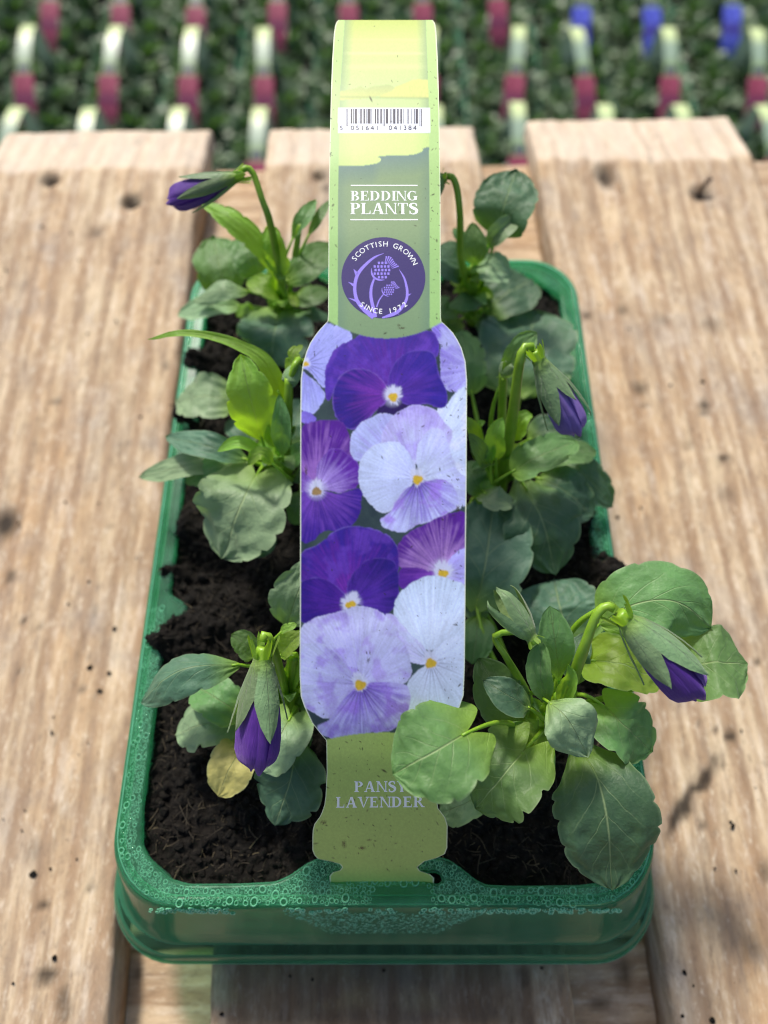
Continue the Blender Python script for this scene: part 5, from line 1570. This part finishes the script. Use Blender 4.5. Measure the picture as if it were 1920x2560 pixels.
def rect(x0, y0, x1, y1):
    return [np.array([(x0, y0), (x1, y0), (x1, y1), (x0, y1)], float)]


# --- serif capitals, unit cap height, y up; tk = stem, hn = hairline
def glyph(ch, tk, hn):
    S = lambda x: rect(x, 0, x + tk, 1) + rect(x - .09, 0, x + tk + .09, hn * .9) + rect(x - .09, 1 - hn * .9, x + tk + .09, 1)
    H = lambda x: rect(x, 0, x + hn, 1) + rect(x - .1, 0, x + hn + .1, hn * .9) + rect(x - .1, 1 - hn * .9, x + hn + .1, 1)
    def arc(cx, cy, rx, ry, a0, a1, thick=tk, thin=hn, n=14):
        q = []
        for i in range(n):
            t0, t1 = (math.radians(a0 + (a1 - a0) * k / n) for k in (i, i + 1))
            o_ = lambda t: (cx + rx * math.cos(t), cy + ry * math.sin(t)); i_ = lambda t: (cx + (rx - thick) * math.cos(t), cy + (ry - thin) * math.sin(t))
            q.append(np.array([o_(t0), o_(t1), i_(t1), i_(t0)]))
        return q
    if ch == 'B': return S(.09) + arc(.36, .76, .34, .24, -90, 90) + arc(.38, .265, .40, .265, -90, 90) + rect(.2, .5, .42, .5 + hn) + rect(.2, 0, .4, hn) + rect(.2, 1 - hn, .4, 1), .86
    if ch == 'D': return S(.09) + arc(.36, .5, .52, .5, -90, 90) + rect(.2, 0, .38, hn) + rect(.2, 1 - hn, .38, 1), .97
    if ch == 'E': return S(.09) + rect(.2, 0, .72, hn) + rect(.2, 1 - hn, .68, 1) + rect(.2, .49, .55, .49 + hn) + [np.array([(.66, 0), (.76, 0), (.76, .3), (.73, .3)])] + [np.array([(.62, 1), (.70, 1), (.70, .72), (.67, .72)])] + rect(.53, .38, .56, .64), .84
    if ch == 'I': return S(.09), .38
    if ch == 'N': return H(.09) + H(.80) + [np.array([(.02, 1), (.02 + tk * 1.15, 1), (.85, .0), (.85 - tk * .35, 0)])], .96
    if ch == 'G': return arc(.48, .5, .46, .5, 48, 330) + rect(.68, .06, .68 + tk, .42) + rect(.58, .40, .96, .40 + hn) + rect(.79, .68, .82, .98), .98
    if ch == 'P': return S(.09) + arc(.36, .735, .40, .265, -90, 90) + rect(.2, .47, .4, .47 + hn) + rect(.2, 1 - hn, .4, 1), .80
    if ch == 'L': return S(.09) + rect(.2, 0, .72, hn) + [np.array([(.64, 0), (.74, 0), (.74, .34), (.71, .34)])], .80
    if ch == 'A': return [np.array([(.42, 1), (.42 + tk * .9, 1), (.92, 0), (.92 - tk * 1.1, 0)]), np.array([(.42, 1), (.50, .93), (.17, 0), (.17 - hn, 0)])] + rect(.24, .30, .66, .30 + hn) + rect(0, 0, .27, hn * .9) + rect(.6, 0, 1.0, hn * .9), 1.0
    if ch == 'T': return rect(.42 - tk / 2, 0, .42 + tk / 2, 1) + rect(.26, 0, .58, hn * .9) + rect(.04, 1 - hn, .80, 1) + [np.array([(.04, 1), (.12, 1), (.07, .70), (.04, .70)]), np.array([(.72, 1), (.80, 1), (.80, .70), (.77, .70)])], .86
    if ch == 'S': return strip([(.60, .74), (.52, .94), (.34, .97), (.16, .88), (.12, .74), (.24, .60), (.44, .50), (.60, .38), (.62, .22), (.50, .07), (.32, .02), (.16, .08), (.09, .28)], [hn, hn * 1.2, hn * 1.2, tk * .7, tk, tk * 1.1, tk * 1.2, tk * 1.1, tk, tk * .7, hn * 1.2, hn * 1.2, hn], 44) + rect(.60, .70, .635, .98) + rect(.06, .02, .095, .32), .72
    if ch == 'V': return [np.array([(.06, 1), (.06 + tk * 1.1, 1), (.54, 0), (.46, 0)]), np.array([(.84, 1), (.84 + hn, 1), (.54, 0), (.49, .06)])] + rect(-.03, 1 - hn * .9, .36, 1) + rect(.70, 1 - hn * .9, 1.0, 1), .96
    if ch == 'Y': return rect(.42 - tk / 2, 0, .42 + tk / 2, .45) + [np.array([(.06, 1), (.06 + tk * 1.1, 1), (.42 + tk / 2, .42), (.42 - tk / 2, .42)]), np.array([(.76, 1), (.76 + hn, 1), (.42 + tk / 2, .42), (.42, .42)])] + rect(-.02, 1 - hn * .9, .34, 1) + rect(.64, 1 - hn * .9, .92, 1) + rect(.26, 0, .58, hn), .88
    if ch == 'R': return S(.09) + arc(.36, .74, .38, .26, -90, 90) + rect(.2, .48, .4, .48 + hn) + rect(.2, 1 - hn, .4, 1) + [np.array([(.38, .5), (.38 + tk, .5), (.95, 0), (.95 - tk * 1.05, 0)])] + rect(.78, 0, 1.0, hn * .8), .94
    return [], .4


def serif_line(txt, x0, x1, ytop, ybot, tk, hn, gap=.06, skew=0.0):
    gs = [glyph(c, tk, hn) for c in txt]; tot = sum(g[1] for g in gs) + gap * (len(gs) - 1)
    sx = (x1 - x0) / tot; h = ybot - ytop; out = []; x = 0
    for pl, adv in gs:
        for P in pl:
            X = x0 + (P[:, 0] + x) * sx
            out.append(np.stack([X, ybot - P[:, 1] * h + (X - x0) * skew], -1))
        x += adv + gap
    return out


ink('lettering', serif_line('BEDDING', 877, 1044, 477.5, 501.5, .21, .055, .05), M['ink_white'])
ink('lettering', serif_line('PLANTS', 876, 1045, 507.5, 535.5, .21, .055, .03), M['ink_white'])
ink('rule', rect(877, 462.3, 1044, 464.9), M['ink_white'])
ink('rule', rect(876, 548, 1045, 550.6), M['ink_white'])
ink('lettering', serif_line('PANSY', 886, 1017, 1953, 1980, .215, .10, .10, -.004), M['ink_white'])
ink('lettering', serif_line('LAVENDER', 840, 1060, 1992, 2019, .215, .10, .08, -.006), M['ink_white'])

# barcode
Lc = {'0': '0001101', '1': '0011001', '2': '0010011', '3': '0111101', '4': '0100011', '5': '0110001', '6': '0101111', '7': '0111011', '8': '0110111', '9': '0001011'}
Gc = {k: ''.join('1' if c == '0' else '0' for c in v)[::-1] for k, v in Lc.items()}
Rc = {k: ''.join('1' if c == '0' else '0' for c in v) for k, v in Lc.items()}
bits = '101' + ''.join((Lc if p == 'L' else Gc)[d] for d, p in zip('051641', 'LGGLLG')) + '01010' + ''.join(Rc[d] for d in '041384') + '101'
bx0, bx1 = 864.5, 1055.0; mw = (bx1 - bx0) / 95.0; bars = []
i = 0
while i < 95:
    if bits[i] == '1':
        j = i
        while j < 95 and bits[j] == '1': j += 1
        guard = i < 3 or i >= 92 or 45 <= i < 50
        bars += rect(bx0 + i * mw, 272.5, bx0 + j * mw - .15, 316 if guard else 309)
        i = j
    else: i += 1
ink('barcode', bars, M['ink_black'])


_gc = {}


def sans(ch):
    """outline of a sans letter as triangles, unit = cap height"""
    if ch in _gc: return _gc[ch]
    c = bpy.data.curves.new('t', 'FONT'); c.body = ch; c.resolution_u = 3
    o = bpy.data.objects.new('t', c); COL.objects.link(o)
    bpy.context.view_layer.update()
    m = bpy.data.meshes.new_from_object(o.evaluated_get(bpy.context.evaluated_depsgraph_get()))
    v = np.array([tuple(q.co)[:2] for q in m.vertices]); f = [tuple(p.vertices) for p in m.polygons]
    bpy.data.objects.remove(o); bpy.data.meshes.remove(m)
    cap = .69
    _gc[ch] = (v / cap, f); return _gc[ch]


def sans_ink(name, placed_, mat):
    mb = MB()
    for ch, fn in placed_:
        v, f = sans(ch); q = fn(v)
        mb.add(tag_pt(q[:, 0], q[:, 1], .00006), f)
    return obj(name, mb.mesh(name, False), mat, label)


def row_text(txt, x0, x1, ybot, h, sx=1.0):
    out = []; n = len(txt); step = (x1 - x0) / (n - 1) if n > 1 else 0
    for k, ch in enumerate(txt):
        v, _ = sans(ch); cx = (v[:, 0].min() + v[:, 0].max()) / 2; X = x0 + k * step
        out.append((ch, lambda v, X=X, cx=cx: np.stack([X + (v[:, 0] - cx) * h * sx, ybot - v[:, 1] * h], -1)))
    return out


sans_ink('lettering', row_text('5', 853, 853, 325.5, 11, 1.15) + row_text('051641', 881, 943, 325.5, 11, 1.15) + row_text('041384', 976, 1037, 325, 11, 1.15), M['ink_black'])

# round emblem
ecx, ecy, erx, ery = 958.4, 694.5, 105.0, 101.5
tt = np.linspace(0, 2 * math.pi, 73)
disc = [np.array([(ecx + erx * r0 * math.cos(a), ecy + ery * r0 * math.sin(a)), (ecx + erx * r0 * math.cos(b), ecy + ery * r0 * math.sin(b)),
                  (ecx + erx * r1 * math.cos(b), ecy + ery * r1 * math.sin(b)), (ecx + erx * r1 * math.cos(a), ecy + ery * r1 * math.sin(a))]) for a, b in zip(tt[:-1], tt[1:]) for r0, r1 in ((.001, .2), (.2, .4), (.4, .6), (.6, .8), (.8, 1.0))]
ink('emblem_disc', disc, M['ink_navy'], 0.000025)
Zc = lambda p: (p[0] / 5.144 + 800, p[1] / 5.144 + 420)
th_ = []


def zs(pts, w, n=None):
    th_.extend(strip([Zc(p) for p in pts], [k / 5.144 for k in w], n))


def ztri(a, b, c):
    th_.append(np.array([Zc(a), Zc(b), Zc(c)]))


zs([(820, 1098), (700, 1150), (580, 1250), (490, 1360), (452, 1480), (450, 1600), (480, 1710), (560, 1810), (690, 1922)], [4, 26, 36, 44, 42, 42, 46, 60, 60], 50)
ztri((455, 1385), (432, 1300), (495, 1350)); ztri((432, 1530), (360, 1465), (432, 1488)); ztri((500, 1745), (358, 1668), (470, 1695))
zs([(700, 1415), (662, 1530), (655, 1650), (680, 1780), (716, 1918)], [22, 34, 40, 44, 40], 30)
zs([(660, 1290), (668, 1360), (700, 1412), (760, 1440), (832, 1440)], [4, 22, 26, 20, 4], 24)
zs([(1018, 1306), (1080, 1410), (1112, 1520), (1122, 1600), (1112, 1690), (1066, 1775), (980, 1862), (800, 1928)], [4, 22, 30, 34, 34, 40, 44, 20], 46)
ztri((1128, 1655), (1178, 1615), (1132, 1625)); ztri((1000, 1880), (1020, 1886), (985, 1860))
zs([(818, 1622), (762, 1700), (728, 1790)], [12, 16, 18], 14)
zs([(798, 1540), (800, 1585), (822, 1622), (855, 1645), (888, 1652)], [3, 12, 14, 12, 3], 20)


def thistle(cx, cy, s):
    for i in range(-2, 3):
        for j in range(-2, 3):
            x, y = i * 44 + (-10 if j % 2 else 0), j * 46
            if (x / 108) ** 2 + (y / 112) ** 2 > 1: continue
            q = [(x - 14, y - 16), (x + 13, y - 16), (x + 15, y + 14), (x - 13, y + 16)]
            th_.append(np.array([Zc((cx + a * s, cy + b * s)) for a, b in q]))
    for k in range(8):
        a0 = math.radians(-78 + k * 8.2); r0, r1 = 118, 205 + 12 * math.sin(k)
        ox, oy = cx + 10 * s, cy + 22 * s
        q = [(ox + s * r0 * math.cos(a0 - .022), oy + s * r0 * math.sin(a0 - .022)), (ox + s * r1 * math.cos(a0 - .045), oy + s * r1 * math.sin(a0 - .045)), (ox + s * r1 * math.cos(a0 + .05), oy + s * r1 * math.sin(a0 + .05)), (ox + s * r0 * math.cos(a0 + .022), oy + s * r0 * math.sin(a0 + .022))]
        th_.append(np.array([Zc(p) for p in q]))


thistle(802, 1314, 1.0); thistle(890, 1568, .62)
ink('emblem_thistle', th_, M['ink_violet'], 0.000045)


def arc_text(txt, a0, a1, rad, h, flip=False):
    out = []; n = len(txt)
    wts = [{'I': .45, ' ': .75, 'W': 1.25, 'O': 1.1, 'G': 1.1, '1': .7, 'N': 1.05, 'J': .55}.get(c, .9) for c in txt]
    cum = np.cumsum([0] + wts); tot = cum[-1]
    for k, ch in enumerate(txt):
        if ch == ' ': continue
        a = math.radians(a0 + (a1 - a0) * (cum[k] + wts[k] / 2) / tot)
        v, _ = sans(ch); cx = (v[:, 0].min() + v[:, 0].max()) / 2
        def fn(v, a=a, cx=cx):
            lx = (v[:, 0] - cx) * h; ly = (v[:, 1] - .5) * h
            if not flip: r = rad + ly; d = a - lx / rad          # angle measured counter-clockwise from +x, y up
            else: r = rad - ly; d = a + lx / rad
            return np.stack([ecx + erx * r * np.cos(d), ecy - ery * r * np.sin(d)], -1)
        out.append((ch, fn))
    return out


sans_ink('lettering', arc_text('SCOTTISH GROWN', 150, 22, .835, .125), M['ink_white'])
sans_ink('lettering', arc_text('SINCE 1972', 228, 312, .83, .125, True), M['ink_white'])

# ------------------------------------------------------------------ trays on the ground beyond the boards
RIM_B = -0.8075
rb = np.random.default_rng(3)


def far_leaf(v, f, base, d, n, L, W):
    s = norm(np.cross(d, n)); i0 = len(v)
    for t, w, b in ((0, .1, 0), (.35, 1, .06), (.75, .8, .02)):
        for sg in (-1, 1): v.append(base + d * L * t + s * sg * W * w / 2 + n * (b * L))
    v.append(base + d * L - n * .05 * L)
    f += [(i0, i0 + 1, i0 + 3, i0 + 2), (i0 + 2, i0 + 3, i0 + 5, i0 + 4), (i0 + 4, i0 + 5, i0 + 6)]


def far_foliage(seed):
    r = np.random.default_rng(seed); v = []; f = []
    for cy in (.04, .118, .196):
        for cx in (-.037, .037):
            for k in range(58):
                a = r.uniform(0, 6.28); el = r.uniform(.0, 1.35)
                d = np.array([math.cos(a) * math.cos(el), math.sin(a) * math.cos(el), math.sin(el)])
                b = np.array([cx, cy, 0]) + d * r.uniform(.004, .030) * np.array([1.1, 1.1, 1.0]) + np.array([0, 0, r.uniform(0, .014)])
                dd = norm(d + r.normal(0, .35, 3)); nn = norm(np.array([0, 0, 1.0]) + r.normal(0, .35, 3)); nn = norm(nn - dd * np.dot(nn, dd))
                far_leaf(v, f, b, dd, nn, r.uniform(.016, .032), r.uniform(.011, .021))
    mb = MB(); mb.add(np.array(v), f); me = mb.mesh('foliage'); return me


def far_leaf_mat():
    m, nt, bs = new_mat('far_foliage')
    n = noise_n(nt, mapping(nt, (1, 1, 1)), 55, 3)
    c = ramp(nt, n, [(0.25, (0.055, 0.105, 0.055)), (0.5, (0.145, 0.215, 0.120)), (0.8, (0.34, 0.42, 0.30))])
    nt.links.new(c, bs.inputs['Base Color']); bs.inputs['Roughness'].default_value = 0.45
    tr = nt.nodes.new('ShaderNodeBsdfTranslucent'); tr.inputs[0].default_value = (.16, .36, .03, 1)
    mx = nt.nodes.new('ShaderNodeMixShader'); mx.inputs[0].default_value = .22
    nt.links.new(bs.outputs[0], mx.inputs[1]); nt.links.new(tr.outputs[0], mx.inputs[2]); nt.links.new(mx.outputs[0], nt.nodes['Material Output'].inputs[0])
    return m


M['far_leaf'] = far_leaf_mat()
fol = [far_foliage(70 + k) for k in range(4)]
for m_ in fol: m_.materials.append(M['far_leaf'])
# tray shell, low detail
lo = []
for (ox, z) in ((.0, 0.0), (.0018, -.002), (.005, -.026), (.0085, -.030), (-.012, -.030), (-.018, -.0535)):
    r = rrect(HW + ox, -ox, LN + ox, .018, 5); lo.append(np.concatenate([r, np.full((len(r), 1), z)], 1))
r = rrect(HW - .006, .006, LN - .006, .016, 5); lo.insert(0, np.concatenate([r, np.full((len(r), 1), 0.0)], 1)); lo.insert(0, np.concatenate([r, np.full((len(r), 1), -.008)], 1))
V, f = loft(lo)
far_tray = mesh_np('tray_shell', V, f); far_tray.materials.append(simple('far_tray_plastic', (.025, .14, .07), .3))
r = rrect(HW - .0055, .0055, LN - .0055, .016, 5)
mb = MB(); mb.add(np.concatenate([r, np.full((len(r), 1), -.004)], 1), [tuple(range(len(r)))]); far_soil = mb.mesh('soil'); far_soil.materials.append(M['soil'])


def far_label(kind):
    cv = LABEL_CURVE; s = np.concatenate([[0], np.cumsum(np.linalg.norm(np.diff(cv, axis=0), axis=1))]); s /= s[-1]
    n, m = 90, 13
    t = np.linspace(0, 1, n); y = np.interp(t, s, cv[:, 0]); z = np.interp(t, s, cv[:, 1])
    # fractions along the strip (front clip = 0): foot, picture, emblem, band, top, back
    hw = np.interp(t, [0, .06, .10, .13, .36, .39, .62, 1.0], [.0155, .0150, .0130, .0192, .0192, .0132, .0130, .0160])
    P = np.zeros((n, m, 3)); c = np.zeros((n, m, 3)); x = np.linspace(-1, 1, m)
    P[:, :, 0] = hw[:, None] * x[None, :]; P[:, :, 1] = y[:, None]; P[:, :, 2] = z[:, None]
    U, X = np.meshgrid(t, x, indexing='ij')
    nz = fbm(U * 60, X * 3 + 9, 3, 4 + kind)
    green = C3(140, 165, 112); pale = C3(204, 220, 160)
    c[:] = green
    c = lerp(c, C3(150, 172, 150), np.clip((U - .42) / .06, 0, 1)); c = lerp(c, pale, np.clip((U - .555) / .05, 0, 1) * (U < .70))
    pa, pb = ((140, 58, 80), (176, 88, 112)) if kind == 0 else ((58, 66, 180), (110, 120, 225))
    pic = (U > .12) & (U < .375)
    pc = lerp(C3(*pa), C3(*pb), np.clip((nz - .35) * 3, 0, 1)); pc = lerp(pc, C3(70, 40, 80), np.clip(1 - np.abs(U - .25) / .05, 0, 1) * .6)
    c[pic] = pc[pic]
    em = ((U - .405) / .022) ** 2 + (X / .8) ** 2 < 1; c[em] = C3(56, 48, 96)
    me = mesh_np('printed_strip', P.reshape(-1, 3), grid_faces(n, m))
    a = me.color_attributes.new('Col', 'FLOAT_COLOR', 'POINT'); a.data.foreach_set('color', np.concatenate([c.reshape(-1, 3), np.ones((n * m, 1))], 1).astype(np.float32).ravel())
    me.materials.append(M['print']); return me


strips = [far_label(0), far_label(1)]
ROWN = ('first', 'second', 'third', 'fourth')
cols = [-.845 + .155 * k for k in range(12)]
k = 0
for ri, fy in enumerate((1.060, 1.289, 1.518, 1.747)):
    for ci, cx in enumerate(cols):
        blue = ri >= 2 and cx > .33
        jx, jy = rb.normal(0, .004), rb.normal(0, .006)
        t = thing('bedding_tray', 'green tray of leafy bedding plants on the ground in the %s row beyond the boards' % ROWN[ri], 'tray', (cx + jx, fy + jy, RIM_B), 'ground trays, %s row' % ROWN[ri])
        for nm, me in (('tray_shell', far_tray), ('soil', far_soil), ('foliage', fol[int(rb.integers(0, 4))])):
            c = bpy.data.objects.new(nm, me); COL.objects.link(c); c.parent = t
        c = bpy.data.objects.new('plant_label', strips[1 if blue else 0]); COL.objects.link(c)
        c.location = (cx + jx, fy + jy, RIM_B); c.rotation_euler = (0, 0, rb.normal(0, .05))
        if blue:
            tag(c, 'arched label with a blue flower picture in the %s row of ground trays' % ROWN[ri], 'label', 'blue labels, %s row' % ROWN[ri])
        else:
            tag(c, 'arched label with a crimson flower picture in the %s row of ground trays' % ROWN[ri], 'label', 'crimson labels, %s row' % ROWN[ri])
